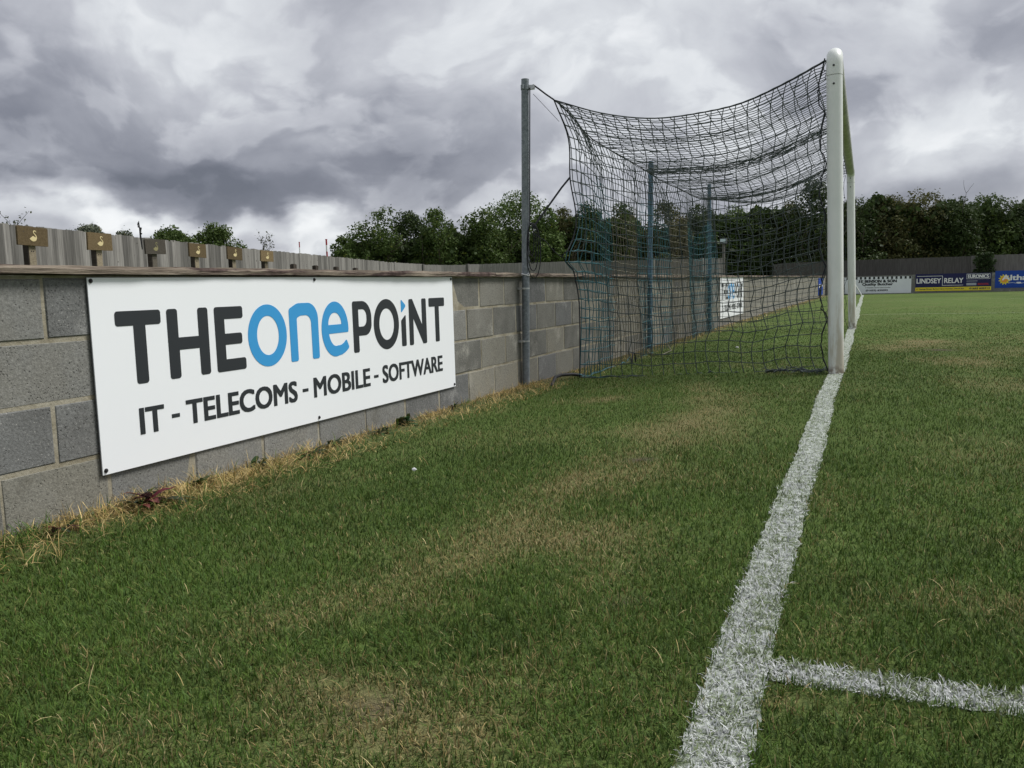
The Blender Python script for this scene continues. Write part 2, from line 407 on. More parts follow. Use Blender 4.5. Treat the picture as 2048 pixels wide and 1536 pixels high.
soil = np.exp(-np.clip(wallside(GX, GY), 0, 9)/.16)[..., None]*(wallside(GX, GY) > -.3)[..., None]
gcol = gcol*(1-soil)+soil*np.array([.13, .10, .065]); sp = sp[..., None]; gcol = gcol*(1-sp)+sp*np.array([.075, .055, .045])
ni, nj = GX.shape
idx = np.arange(ni*nj).reshape(ni, nj)
F = np.stack([idx[:-1, :-1], idx[1:, :-1], idx[1:, 1:], idx[:-1, 1:]], -1).reshape(-1, 4)
g = link('ground', np_mesh('ground', np.stack([GX, GY, GZ], -1).reshape(-1, 3), F, M_GROUND, gcol.reshape(-1, 3)))
g.data.polygons.foreach_set('use_smooth', [True]*len(g.data.polygons)); tag(g, 'short green pitch turf with worn yellow patches', kind='structure')

# ------------------------------------------------------------------ pitch markings and grass blades
def wob(y): return .006*np.sin(y*1.7+.4)+.008*np.sin(y*.63)+.003*np.sin(y*5.1)
LY = -5.475                                                            # goal-area line
def on_line(x, y): 
    a = (np.abs(x-wob(y)) < .047) & (y < 34.4)
    b = (np.abs(y-LY) < .043) & (x > -.03)
    return a, b
def blades(x, y, h, w, col, seg, lean=.72, tipcol=1.25, zoff=0.0):
    n = len(x); R = RNG
    az = R.random(n)*2*PI; le = np.abs(R.normal(lean, .36, n)); le = np.clip(le, .05, 1.35)
    dx, dy = np.cos(az), np.sin(az); wa = az+PI/2+R.normal(0, .4, n); wx, wy = np.cos(wa), np.sin(wa)
    z0 = gh(x, y)+zoff-.002
    V = []; C = []
    for s in range(seg):
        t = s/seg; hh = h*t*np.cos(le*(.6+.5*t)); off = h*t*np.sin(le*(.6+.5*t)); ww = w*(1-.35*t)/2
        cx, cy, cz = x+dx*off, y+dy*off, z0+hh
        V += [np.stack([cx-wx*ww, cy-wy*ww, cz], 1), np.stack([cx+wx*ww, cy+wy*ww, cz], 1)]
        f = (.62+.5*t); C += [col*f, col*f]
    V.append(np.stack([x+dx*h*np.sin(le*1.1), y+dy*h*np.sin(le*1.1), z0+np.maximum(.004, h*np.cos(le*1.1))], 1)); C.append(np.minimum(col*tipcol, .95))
    per = 2*seg+1
    V = np.stack(V, 1).reshape(-1, 3); C = np.stack(C, 1).reshape(-1, 3)
    base = (np.arange(n)*per)[:, None]
    T = []
    for s in range(seg-1):
        a = 2*s; T += [[a, a+1, a+3], [a, a+3, a+2]]
    a = 2*(seg-1); T.append([a, a+1, a+2])
    Fc = (base[:, None, :]+np.array(T)[None]).reshape(-1, 3)
    return V, C, Fc
def scatter_polar(r0_, r1_, dens, az0=-1.12, az1=.42):
    ra_, rb_ = r0_, r1_; r0_, r1_ = r0_*.86, r1_*1.16               # neighbouring rings overlap and fade into each other
    area = (r1_**2-r0_**2)/2*(az1-az0); n = int(area*dens)
    r = np.sqrt(RNG.random(n)*(r1_**2-r0_**2)+r0_**2); a = az0+RNG.random(n)*(az1-az0)
    x = CAM[0]+r*np.sin(a); y = CAM[1]+r*np.cos(a)
    keep = (wallside(x, y) > .03) & (RNG.random(n) < np.clip((28-r)/10, .0, 1)*np.clip((r/ra_-.86)/.30, 0, 1)*np.clip((1.16-r/rb_)/.30, 0, 1))
    return x[keep], y[keep]
GREENS = np.array([[.070, .134, .020], [.090, .152, .027], [.060, .116, .023], [.118, .156, .036], [.084, .140, .038]])*.98
DRYC = np.array([[.34, .27, .115], [.26, .20, .085], [.40, .335, .17], [.20, .17, .065]])
def grass_cols(x, y):
    n = len(x); c = GREENS[RNG.integers(0, len(GREENS), n)]*(.55+.8*RNG.random((n, 1)))
    mac = (.5*fbm(x*.55+9, y*.55, 3)+.5*fbm(x*7+1, y*7, 3))[:, None]; c = c*(.45+1.0*mac)
    dd = dryness(x, y); isd = RNG.random(n) < dd*.8+.015
    c[isd] = (DRYC[RNG.integers(0, len(DRYC), n)]*(.7+.5*RNG.random((n, 1))))[isd]
    return c
def merge(parts):
    V = []; C = []; Fs = []; o = 0
    for v, c, f in parts: V.append(v); C.append(c); Fs.append(f+o); o += len(v)
    return np.concatenate(V), np.concatenate(C), np.concatenate(Fs)
grass, lineA, lineB = [], [], []
RINGF = (1.0, .98, .84, .86, .94, 1.0)
RINGS = ((.80, 2.2, 36000, .026, .0020, 3), (2.2, 3.6, 19000, .025, .0026, 2), (3.6, 5.8, 9500, .024, .0038, 1), (5.8, 9.5, 4300, .022, .0058, 1), (9.5, 16, 1300, .017, .010, 1), (16, 26, 260, .012, .018, 1))
for (ra, rb, dn, hh, ww, sg), rf in zip(RINGS, RINGF):
    x, y = scatter_polar(ra, rb, dn)
    la, lb = on_line(x, y); g_ = ~(la | lb)
    ws = wallside(x, y); thin = RNG.random(len(x)) < sstep(.14, .38, ws+.16*(fbm(x*4, y*4, 2)-.5)); g_ &= thin
    for (a, b, r_) in ((-.60, -5.83, .05), (-.72, -5.80, .035), (-.52, -5.98, .03), (-.80, -5.55, .03), (.12, -5.585, .02), (.18, -5.60, .015), (-.30, -5.2, .03), (.9, 2.6, .15), (-.66, -3.6, .06)): g_ &= RNG.random(len(x)) > .85*np.exp(-((x-a)**2+(y-b)**2)/r_**2)
    xx, yy = x[g_], y[g_]; n = len(xx)
    h = hh*(.55+.75*RNG.random(n))*(.75+.5*fbm(xx*2, yy*2+5, 2)); dd = dryness(xx, yy); h *= (1-.35*dd)
    w = ww*(.7+.6*RNG.random(n))
    grass.append(blades(xx, yy, h, w, grass_cols(xx, yy)*rf, sg))
    for sel, lst in ((la, lineA), (lb & ~la, lineB)):
        rep = 2 if ra < 6 else 1
        xl = np.repeat(x[sel], rep)+RNG.normal(0, .004, sel.sum()*rep); yl = np.repeat(y[sel], rep)+RNG.normal(0, .004, sel.sum()*rep); n = len(xl)
        if not n: continue
        v = (.40+.30*RNG.random((n, 1)))*np.array([1, 1.03, 1.02]); raw = RNG.random(n) < .24+.52*sstep(.46, .70, fbm(xl*16, yl*16, 3))
        v[raw] = np.array([.16, .20, .10])*(.6+.9*RNG.random((raw.sum(), 1)))
        h = .80*hh*(.5+.8*RNG.random(n)); w = ww*1.1*(.7+.6*RNG.random(n))
        lst.append(blades(xl, yl, h, w, v, sg, 1.02, 1.1, .002))
V, C, F = merge(grass)
tag(link('grass', np_mesh('grass', V, F, M_BLADE, C)), 'short mown green grass blades with straw-coloured dead patches', kind='stuff')
# longer pale dead stalks lying in the turf
def line_obj(name, parts, strip, label, m=M_PAINT):
    V, C, F = merge(parts) if parts else (np.zeros((0, 3)), np.zeros((0, 3)), np.zeros((0, 3), int))
    n0 = len(V); sv = np.array(strip); nq = len(sv)//2
    SF = []
    for i in range(nq-1): a = n0+2*i; SF += [[a, a+1, a+3], [a, a+3, a+2]]
    V = np.concatenate([V, sv]); C = np.concatenate([C, np.ones((len(sv), 3))]); mi = [0]*len(F)+[1]*len(SF)
    F = np.concatenate([F, np.array(SF)])
    tag(link(name, np_mesh(name, V, F, [M_PAINTED, m], C, mi)), label, kind='structure')
yy = np.concatenate([np.arange(-9, 10, .04), np.arange(10, 34.5, .15)]); strip = []
for i, y in enumerate(yy):
    e = .054+.010*(random.random()-.5); zc = float(gh(0., y))+.005; wv_ = float(wob(y))
    strip += [(wv_-e+.008*(random.random()-.5), y, zc), (wv_+e+.008*(random.random()-.5), y, zc)]
line_obj('goal_line', lineA, strip, 'white painted goal line running from the foreground past both goalposts')
strip = []
for x in np.arange(.07, 5.6, .04):
    zc = float(gh(x, LY))+.003; strip += [(x, LY+.044+.02*(random.random()-.5), zc), (x, LY-.040+.02*(random.random()-.5), zc)]
line_obj('goal_area_line', lineB, strip, 'white painted line branching off right from the goal line in the foreground')
for nm, Y, lab in (('goal_area_line', 12.82, 'faint worn line crossing the grass beyond the far goalpost'), ('penalty_area_line', 23.82, 'faintest far line crossing the grass near the far wall')):
    strip = []
    for x in np.arange(.08, 20, .2):
        zc = float(gh(x, Y))+.006; strip += [(x, Y+.06, zc), (x, Y-.06, zc)]
    line_obj(nm, [], strip, lab, M_FAINT)

# straw and bare strip along the foot of the wall
parts = []
for (y0, y1, dn, hh, ww, sg) in ((-5.6, -3.5, 9000, .075, .0028, 3), (-3.5, -.5, 4200, .062, .0036, 2), (-.5, 4, 1100, .05, .006, 1), (4, 12, 420, .05, .011, 1), (12, 34, 120, .05, .02, 1)):
    n = int((y1-y0)*.50*dn); y = y0+RNG.random(n)*(y1-y0); ws = np.abs(RNG.normal(0, .18, n))+.01
    keep = (RNG.random(n) < .40+.75*sstep(.36, .62, fbm(y*1.6+2, ws*4, 3))) & (ws < .40); y = y[keep]; ws = ws[keep]; x = WALLX+WALLS*y+ws; n = len(x)
    c = DRYC[RNG.integers(0, 4, n)]*(.9+.9*RNG.random((n, 1)))*np.array([1.06, .98, .92]); gr = RNG.random(n) < .14+.5*(fbm(y*1.1+40, ws*3, 2) > .58); c[gr] = GREENS[RNG.integers(0, 5, n)][gr]
    parts.append(blades(x, y, hh*(.4+1.1*RNG.random(n)), ww*(.7+.6*RNG.random(n)), c, sg, 1.15, 1.15))
V, C, F = merge(parts)
tag(link('dry_grass', np_mesh('dry_grass', V, F, M_STRAW, C)), 'straw-coloured dead grass along the foot of the block wall', kind='stuff')
x, y = scatter_polar(.9, 6, 60); sel = RNG.random(len(x)) < .25+dryness(x, y); x, y = x[sel], y[sel]; la, lb = on_line(x, y); x, y = x[~(la | lb)], y[~(la | lb)]; n = len(x)
V, C, F = blades(x, y, .040*(.6+.8*RNG.random(n)), .0018*(.7+.6*RNG.random(n)), DRYC[RNG.integers(0, 4, n)]*(1.15+.7*RNG.random((n, 1))), 3, .95, 1.1, .010)
tag(link('dead_stalks', np_mesh('dead_stalks', V, F, M_STRAW, C)), 'scattered pale dead stalks lying in the foreground turf', kind='stuff')

# ------------------------------------------------------------------ block wall behind the goal
wall = empty('block_wall', (WALLX, 0, 0), (0, 0, -WALLS), 'long low grey concrete block wall with timber coping behind the goal', 'wall')
BL, PH, CH = .4425, -1.599, .225
ZJ = [.5965, .3715, .1466, -.078]                                        # undersides of the courses, top first
bmeshes = []
for q in range(8):
    b = MB(); L, H = BL-.013, CH-.013; ch = .005
    R = lambda s: random.uniform(-s, s)
    # front face with an arris: inner front ring, outer ring 4 mm back, back ring
    def ring(x, e): 
        return [(x+R(.0012), e+R(.003), e+R(.003)), (x+R(.0012), L-e+R(.003), e+R(.003)), (x+R(.0012), L-e+R(.003), H-e+R(.003)), (x+R(.0012), e+R(.003), H-e+R(.003))]
    r1, r2, r3 = ring(0, ch), ring(-ch, 0), [(-.1, 0, 0), (-.1, L, 0), (-.1, L, H), (-.1, 0, H)]
    b.v = r1+r2+r3; b.f = [(0, 1, 2, 3), (11, 10, 9, 8)]
    for a in (0, 4):
        for i in range(4): j = (i+1) % 4; b.f.append((a+i, a+4+i, a+4+j, a+j))
    b.m = [0]*len(b.f); bmeshes.append((b.mesh('block', M_BLOCK), b.mesh('block', M_BLOCKW)))
far = MB()
for ci, z0 in enumerate(ZJ+[ZJ[-1]-CH]):
    ph = PH if ci % 2 else PH+BL/2
    if ci == 4: ph = PH+BL/2
    n0 = int(math.floor((-9-ph)/BL)); n1 = int(math.ceil((35.9-ph)/BL))
    for q in range(n0, n1):
        y = ph+q*BL
        if ci < 4 and -5.75 < y < 9.3:
            o = link('block', random.choice(bmeshes)[1 if random.random() < (.85 if y > -2 else .25) else 0], wall); o.location = (random.uniform(-.002, .0025), y+.0065+random.uniform(-.003, .003), z0+.0065)
        else:
            far.box(-.1, random.uniform(-.002, .002), y+.0075, y+BL-.0075, z0+.0075, z0+CH-.0075)
fo = far.build('far_blocks', M_BLOCKW, wall); fo['kind'] = 'stuff'
m = MB(); m.box(-.104, -.0028, -9, 35.9, -.31, .826); m.build('mortar', M_MORTAR, wall)
cps = []
edges = [-9.6, -5.45, -1.15]+[1.9, 4.95, 8.0, 11.0, 14.1, 17.2, 20.3, 23.4, 26.5, 29.6, 32.7, 35.9]
for a, b_ in zip(edges[:-1], edges[1:]):
    m = MB(); N = max(4, int((b_-a)/.09)) if a < 8 else 6; dz = -.0030*(a+4.7)*(1 if a < 4 else 0) - (.026 if a >= 4 else 0)
    rows = []
    for i in range(N+1):
        y = a+.004+(b_-a-.008)*i/N; j = lambda s: random.uniform(-s, s); dz2 = -.003*(b_-a)*i/N if a < 4 else 0
        fx = .034+.006*math.sin(y*2.1)+j(.002)
        rows.append([(-.17, y, .831+dz+dz2), (fx, y, .831+dz+dz2+j(.0018)), (fx+.002, y, .848+dz+dz2+j(.002)), (fx-.004+j(.002), y, .861+dz+dz2+j(.0025)), (-.17, y, .863+dz+dz2)])
    n0 = 0
    for r in rows: m.v += r
    for i in range(N):
        for q in range(5):
            p = i*5+q; p2 = i*5+(q+1) % 5; m.f.append((p, p2, p2+5, p+5)); m.m.append(0)
    m.f += [(4, 3, 2, 1, 0), tuple(N*5+q for q in range(5))]; m.m += [0, 0]
    m.build('coping_board', M_COPING, wall)

# ------------------------------------------------------------------ lettering helpers
def rpoly(pts):
    """polygon with filleted corners: (x, y, radius)"""
    out = []; n = len(pts)
    for i in range(n):
        x, y, r = pts[i]; p = Vector((x, y)); a = Vector(pts[i-1][:2])-p; b = Vector(pts[(i+1) % n][:2])-p
        la, lb = a.length, b.length; a.normalize(); b.normalize()
        ang = math.acos(max(-1, min(1, a.dot(b))))
        if r <= 0 or ang > 3.1: out.append((x, y)); continue
        d = min(r/math.tan(ang/2), la*.499, lb*.499); r = d*math.tan(ang/2)
        c = p+(a+b).normalized()*(r/math.sin(ang/2)); s = p+a*d; e = p+b*d
        a0 = math.atan2(s.y-c.y, s.x-c.x); a1 = math.atan2(e.y-c.y, e.x-c.x); da = (a1-a0+PI) % (2*PI)-PI
        N = 3+int(abs(da)*r*160)
        for q in range(N+1): t = a0+da*q/N; out.append((c.x+r*math.cos(t), c.y+r*math.sin(t)))
    return out
def ellipse(cx, cy, rx, ry, a0=0, a1=2*PI, N=40, closed=True):
    return [(cx+rx*math.cos(a0+(a1-a0)*i/N), cy+ry*math.sin(a0+(a1-a0)*i/N)) for i in range(N if closed else N+1)]
def fill(name, loops, m, th=.0008):
    c = bpy.data.curves.new(name, 'CURVE'); c.dimensions = '2D'; c.fill_mode = 'BOTH'; c.extrude = th/2
    for lp in loops:
        s = c.splines.new('POLY'); s.points.add(len(lp)-1); s.use_cyclic_u = True
        for p, q in zip(s.points, lp): p.co = (q[0], q[1], 0, 1)
    return to_mesh(name, c, m)
def to_mesh(name, c, m):
    t = bpy.data.objects.new('tmp', c); COL.objects.link(t)
    dg = bpy.context.evaluated_depsgraph_get(); me = bpy.data.meshes.new_from_object(t.evaluated_get(dg))
    COL.objects.unlink(t); bpy.data.objects.remove(t); me.name = name; me.materials.clear(); me.materials.append(m); return me
TXT = {}
def text(parent, body, x0, x1, y0, y1, m, z=.004, bold=0., name='lettering', shear=0, spacing=1.0):
    off = 0.
    c = bpy.data.curves.new(name, 'FONT'); c.body = body; c.size = 1; c.offset = off; c.extrude = .002; c.fill_mode = 'BOTH'; c.shear = shear; c.space_character = spacing; c.resolution_u = 4
    me = to_mesh(name, c, m)
    co = np.empty(len(me.vertices)*3, np.float32); me.vertices.foreach_get('co', co); co = co.reshape(-1, 3)
    mn, mx = co.min(0), co.max(0); sx = (x1-x0)/(mx[0]-mn[0]); sy = (y1-y0)/(mx[1]-mn[1])
    co[:, 0] = x0+(co[:, 0]-mn[0])*sx; co[:, 1] = y0+(co[:, 1]-mn[1])*sy; co[:, 2] = np.where(co[:, 2] > 0, .0004, -.0004)
    me.vertices.foreach_set('co', co.ravel()); me.update()
    if bold:
        n = len(co); V = np.concatenate([co+np.array([dx*bold, dy*bold, .00012*q]) for q, (dx, dy) in enumerate(((0, 0), (-1, -.55), (1, -.55), (-1, .55), (1, .55)))])
        fs = [tuple(p.vertices) for p in me.polygons]; b = MB(); b.v = [tuple(v) for v in V]; b.f = [tuple(i+q*n for i in f) for q in range(5) for f in fs]; b.m = [0]*len(b.f); me = b.mesh(name, m)
    o = link(name, me, parent); o.location = (0, 0, z); return o
def panel(parent, x0, x1, y0, y1, z0, z1, m, name='panel'):
    b = MB(); b.box(x0, x1, y0, y1, z0, z1); return b.build(name, m, parent)

# ------------------------------------------------------------------ the two white wall boards
def letters():
    r = .013; L = []
    L.append(([rpoly([(.101, .621, r), (.328, .621, r), (.328, .563, r), (.247, .563, 0), (.247, .331, r), (.187, .331, r), (.187, .563, 0), (.101, .563, r)])], 0))
    L.append(([rpoly([(.360, .621, r), (.419, .621, r), (.419, .501, 0), (.534, .501, 0), (.534, .621, r), (.594, .621, r), (.593, .331, r), (.535, .331, r), (.534, .449, 0), (.420, .449, 0), (.420, .331, r), (.361, .331, r)])], 0))
    L.append(([rpoly([(.633, .620, r), (.815, .620, r), (.815, .565, r), (.694, .565, 0), (.694, .500, 0), (.804, .500, r), (.804, .450, r), (.694, .450, 0), (.694, .385, 0), (.822, .385, r), (.822, .331, r), (.634, .331, r)])], 0))
    L.append(([ellipse(.984, .474, .140, .148, N=64), ellipse(.985, .474, .079, .094, N=52)], 1))
    L.append(([rpoly([(1.150, .331, .010), (1.148, .594, .018), (1.215, .621, .09), (1.384, .621, .125), (1.384, .331, .012), (1.325, .331, .012), (1.324, .560, .085), (1.235, .558, .06), (1.208, .546, .012), (1.208, .331, .012)])], 1))
    ou = ellipse(1.533, .474, .122, .147, math.radians(-2), math.radians(283), 60, False)
    inn = ellipse(1.537, .474, .065, .091, math.radians(282), math.radians(196), 26, False)
    eo = [(1.651, .452)]+ou+[(1.585, .333), (1.608, .340), (1.630, .350), (1.646, .360), (1.653, .367), (1.654, .374), (1.636, .407), (1.630, .411), (1.623, .408), (1.606, .396), (1.585, .3875), (1.566, .3845)]+inn+[(1.473, .451)]
    eye = [(1.472, .498)]+ellipse(1.531, .499, .0595, .063, PI, 0, 24, False)+[(1.591, .498)]
    L.append(([eo, eye], 1))
    L.append(([rpoly([(1.700, .331, .012), (1.700, .617, .014), (1.888, .617, .098), (1.888, .423, .098), (1.756, .423, 0), (1.756, .331, .012)]), rpoly([(1.757, .571, .004), (1.838, .571, .048), (1.838, .474, .048), (1.757, .474, .004)])], 0))
    L.append(([ellipse(2.050, .474, .139, .148, N=64), ellipse(2.051, .474, .081, .093, N=52)], 0))
    L.append(([rpoly([(2.217, .487, .003), (2.272, .523, .006), (2.272, .330, .010), (2.217, .330, .010)])], 0))
    L.append(([rpoly([(2.220, .618, .006), (2.279, .575, .010), (2.220, .532, .006)])], 1))
    L.append(([rpoly([(2.312, .615, .012), (2.357, .615, .012), (2.472, .449, .002), (2.472, .615, .012), (2.529, .615, .012), (2.529, .329, .012), (2.481, .329, .012), (2.364, .494, .002), (2.361, .329, .012), (2.311, .329, .012)])], 0))
    L.append(([rpoly([(2.565, .615, .010), (2.777, .615, .010), (2.777, .559, .010), (2.700, .559, 0), (2.700, .329, .010), (2.645, .329, .010), (2.645, .559, 0), (2.565, .559, .010)])], 0))
    return L
LET = [(fill('letter', lp, (M_INK, M_BLUE)[c]), c) for lp, c in letters()]
def sponsor_board(y0, sx, label, screws=True):
    x0 = WALLX+WALLS*y0; o = empty('sponsor_board', (x0+.013, y0, .0678), (PI/2, 0, PI/2-WALLS), label, 'sign', 'white boards on the block wall')
    o.scale = (sx, 1, 1)
    b = MB(); Wd, H = 2.905, .750
    b.box(-.008, Wd, .004, H, -.004, .0); pn = b.build('panel', M_WHITE, o)
    b = MB(); b.box(-.010, Wd+.002, .002, H+.002, -.0062, -.0042); b.build('backing_edge', M_EDGE, o)
    for me, c in LET: l = link('letter', me, pn); l.location = (0, 0, .0009)
    for body, a, e in (('IT', .188, .307), ('-', .351, .395), ('TELECOMS', .437, 1.178), ('-', 1.225, 1.272), ('MOBILE', 1.322, 1.845), ('-', 1.889, 1.937), ('SOFTWARE', 1.985, 2.722)):
        text(pn, body, a, e, *((.131, .232) if body != '-' else (.170, .186)), M_INK, .0009, .0045 if body != '-' else 0)
    if screws:
        for (u, v) in ((.006, .738), (1.37, .738), (2.885, .736), (.006, .020), (1.35, .022), (2.886, .020)):
            b = MB(); b.tube([(u, v, -.001), (u, v, .003)], .0085, 14); b.tube([(u, v, .003), (u, v, .0075)], [.0062, .0045], 12); b.tube([(u, v, .0075), (u, v, .0082)], .002, 8)
            b.build('screw', M_SCREW, o)
    return o
sponsor_board(-4.7303, 1.0, 'large white sponsor board with black and blue lettering on the near block wall')
sponsor_board(8.36, .905, 'second white sponsor board further along the wall, seen through the goal net', False)
# small blue board at the far end of the wall
y0 = 31.4; o = empty('blue_board', (WALLX+WALLS*y0+.02, y0, .02), (PI/2, 0, PI/2-WALLS), 'narrow-looking blue board at the far end of the block wall', 'sign')
panel(o, 0, 2.6, 0, .72, -.01, 0, M_BLUE2)
for q, (a, b_) in enumerate(((.3, .9), (1.1, 1.6), (1.8, 2.3))): panel(o, a, b_, .30+.03*q, .46, .001, .003, M_PWHITE, 'white_mark')

# ------------------------------------------------------------------ goal
GO = empty('football_goal', (0, 0, 0), (0, 0, 0), 'white round-posted football goal frame on the goal line', 'goal')
def ell_tube(b, pts, ax=.058, n=20):
    b.tube(pts, ax, n)
NT_, FT_ = (-.048, 0), (-.06, 7.32)           # tops lean slightly towards the wall
def post_pt(base, top, z): t = z/2.44; return (base[0]+(top[0]-base[0])*t, base[1]+(top[1]-base[1])*t, z)
for base, top, zb, sgn in (((-.002, 0), NT_, -.02, 1), ((.0, 7.32), FT_, -.09, -1)):
    dz = -.066 if sgn < 0 else 0
    b = MB(); P0 = [post_pt(base, top, z) for z in (zb, .5, 1.2, 1.8, 2.245)]; P0 = [(p[0], p[1], p[2]+(dz if i else 0)) for i, p in enumerate(P0)]
    b.tube(P0, .0575, 24); pst = b.build('post', M_POST, GO, True)
    pe = [post_pt(base, top, 2.249), post_pt(base, top, 2.33)]; pe = [(p[0], p[1], p[2]+dz) for p in pe]
    cx, cy, cz = pe[-1]; R_ = .075
    arc = [(cx, cy+sgn*(R_-R_*math.cos(a)), cz+R_*math.sin(a)) for a in np.linspace(.2, PI/2, 8)]
    arc.append((cx, cy+sgn*.16, cz+R_))
    b = MB(); b.tube(pe+arc, .0580, 24); elb = b.build('corner_elbow', M_POST, GO, True)
    for zz_ in (2.180, 2.312):
        p = post_pt(base, top, zz_); d = Vector((CAM[0]-p[0], CAM[1]-p[1], 0)).normalized() if sgn > 0 else Vector((0, -1, 0))
        d = Vector((-.05, -1, 0)).normalized(); q = Vector((p[0], p[1], p[2]+dz))+d*.0568
        b = MB(); b.tube([q, q+d*.004], .008, 10); b.build('bolt', M_SCREW, pst if zz_ < 2.2 else elb)
pts = []
for t in np.linspace(0, 1, 24):
    y = .163+(7.32-.326)*t; pts.append((NT_[0]+(FT_[0]-NT_[0])*t, y, 2.405-.066*t-.012*math.sin(PI*t)))
b = MB(); b.tube(pts, .0570, 24); b.build('crossbar', simple('mottled_grey_paint', (.40, .41, .37), .3, .5, 9), GO, True)  # whole bar in one uneven grey, darker than the posts

# ------------------------------------------------------------------ net
def crom(ts, ps, t):
    ts = np.asarray(ts, float); ps = np.asarray(ps, float); t = np.asarray(t, float)
    m = np.gradient(ps, ts, axis=0) if ps.ndim == 1 else np.stack([np.gradient(ps[:, i], ts) for i in range(ps.shape[1])], 1)
    i = np.clip(np.searchsorted(ts, t)-1, 0, len(ts)-2); h = ts[i+1]-ts[i]; u = (t-ts[i])/h
    if ps.ndim > 1: u = u[..., None]; h = h[..., None]
    return (2*u**3-3*u**2+1)*ps[i]+(u**3-2*u**2+u)*h*m[i]+(-2*u**3+3*u**2)*ps[i+1]+(u**3-u**2)*h*m[i+1]
YP = [0, .165, .26, .58, .80, 1.0]                     # fraction of the goal's width: profile stations
US = [0, .14, .30, .46, .62, .82, 1.0]
ZS = np.array([[2.37, 2.225, 2.093, 2.035, 2.014, 2.075, 2.195],
               [2.39, 2.24, 2.12, 2.05, 2.02, 2.03, 2.05],
               [2.39, 2.25, 2.12, 2.04, 2.00, 2.01, 2.02],
               [2.37, 2.27, 2.13, 2.03, 1.98, 1.99, 2.00],
               [2.35, 2.24, 2.11, 2.02, 1.97, 1.95, 1.97],
               [2.33, 2.24, 2.10, 2.01, 1.97, 2.01, 2.10]])
def roof_pt(s, u):
    """s along the goal 0..1, u from crossbar to back 0..1 (arrays)"""
    zc = np.stack([crom(US, ZS[q], u) for q in range(6)], 0)
    si = np.clip(np.searchsorted(YP, s)-1, 0, 4); y0 = np.array(YP)[si]; y1 = np.array(YP)[si+1]; t = (s-y0)/(y1-y0); t = t*t*(3-2*t)
    ar = np.arange(len(s)); z = zc[si, ar]*(1-t)+zc[si+1, ar]*t
    x0 = NT_[0]+(FT_[0]-NT_[0])*s-.055; xb = crom([0, .12, .3, .56, .8, 1], np.array([-2.10, -2.13, -2.12, -2.19, -2.13, -2.17]), s)
    x = x0+(xb-x0)*u
    yf = .03+7.26*s; yb = -.50+(7.52+.50)*s; y = yf+(yb-yf)*u
    return np.stack([x, y, z], 1)
BZ = [0, .10, .36, .425, .455, .48, .54, .73, .885, 1.0]
BP = np.array([[-2.06, -.10, -.05], [-2.05, -.11, .23], [-2.06, -.17, .78], [-2.07, -.26, .90], [-2.10, -.40, .965], [-2.08, -.31, 1.02], [-2.05, -.20, 1.17], [-2.05, -.29, 1.614], [-2.05, -.33, 1.946], [-2.10, -.50, 2.195]])
def back_edge(v): return crom(BZ, BP, v)
SZ = [0, .10, .42, .54, .73, .885, 1.0]
SP = np.array([[-2.06, -.10, -.05], [-2.05, -.11, .23], [-2.06, -.16, .90], [-2.05, -.20, 1.17], [-2.05, -.29, 1.614], [-2.05, -.33, 1.946], [-2.10, -.50, 2.195]])
def back_soft(v): return crom(SZ, SP, v)                # the edge without the tied-back notch
def notch(P_, v, t, L): P_ += (back_edge(v)-back_soft(v))*np.exp(-t/L)[:, None]
def far_edge(v):
    p = np.stack([-2.08+0*v, 7.40+.12*v, -.11+2.21*v], 1); p[:, 1] += .04*np.sin(v*5); p[:, 0] += -.09*v; return p
def coons(c_u0, c_u1, c_v0, c_v1, U, Vv):
    """c_u0(v), c_u1(v) side curves; c_v0(u), c_v1(u) bottom and top curves"""
    u = U[:, None]; v = Vv[:, None]; o0 = np.zeros(1); o1 = np.ones(1)
    P00, P10, P01, P11 = c_v0(o0), c_v0(o1), c_v1(o0), c_v1(o1)
    return (1-u)*c_u0(Vv)+u*c_u1(Vv)+(1-v)*c_v0(U)+v*c_v1(U)-((1-u)*(1-v)*P00+u*(1-v)*P10+(1-u)*v*P01+u*v*P11)
def grid(nu, nv):
    U, Vv = np.meshgrid(np.linspace(0, 1, nu+1), np.linspace(0, 1, nv+1), indexing='ij'); return U.ravel(), Vv.ravel()
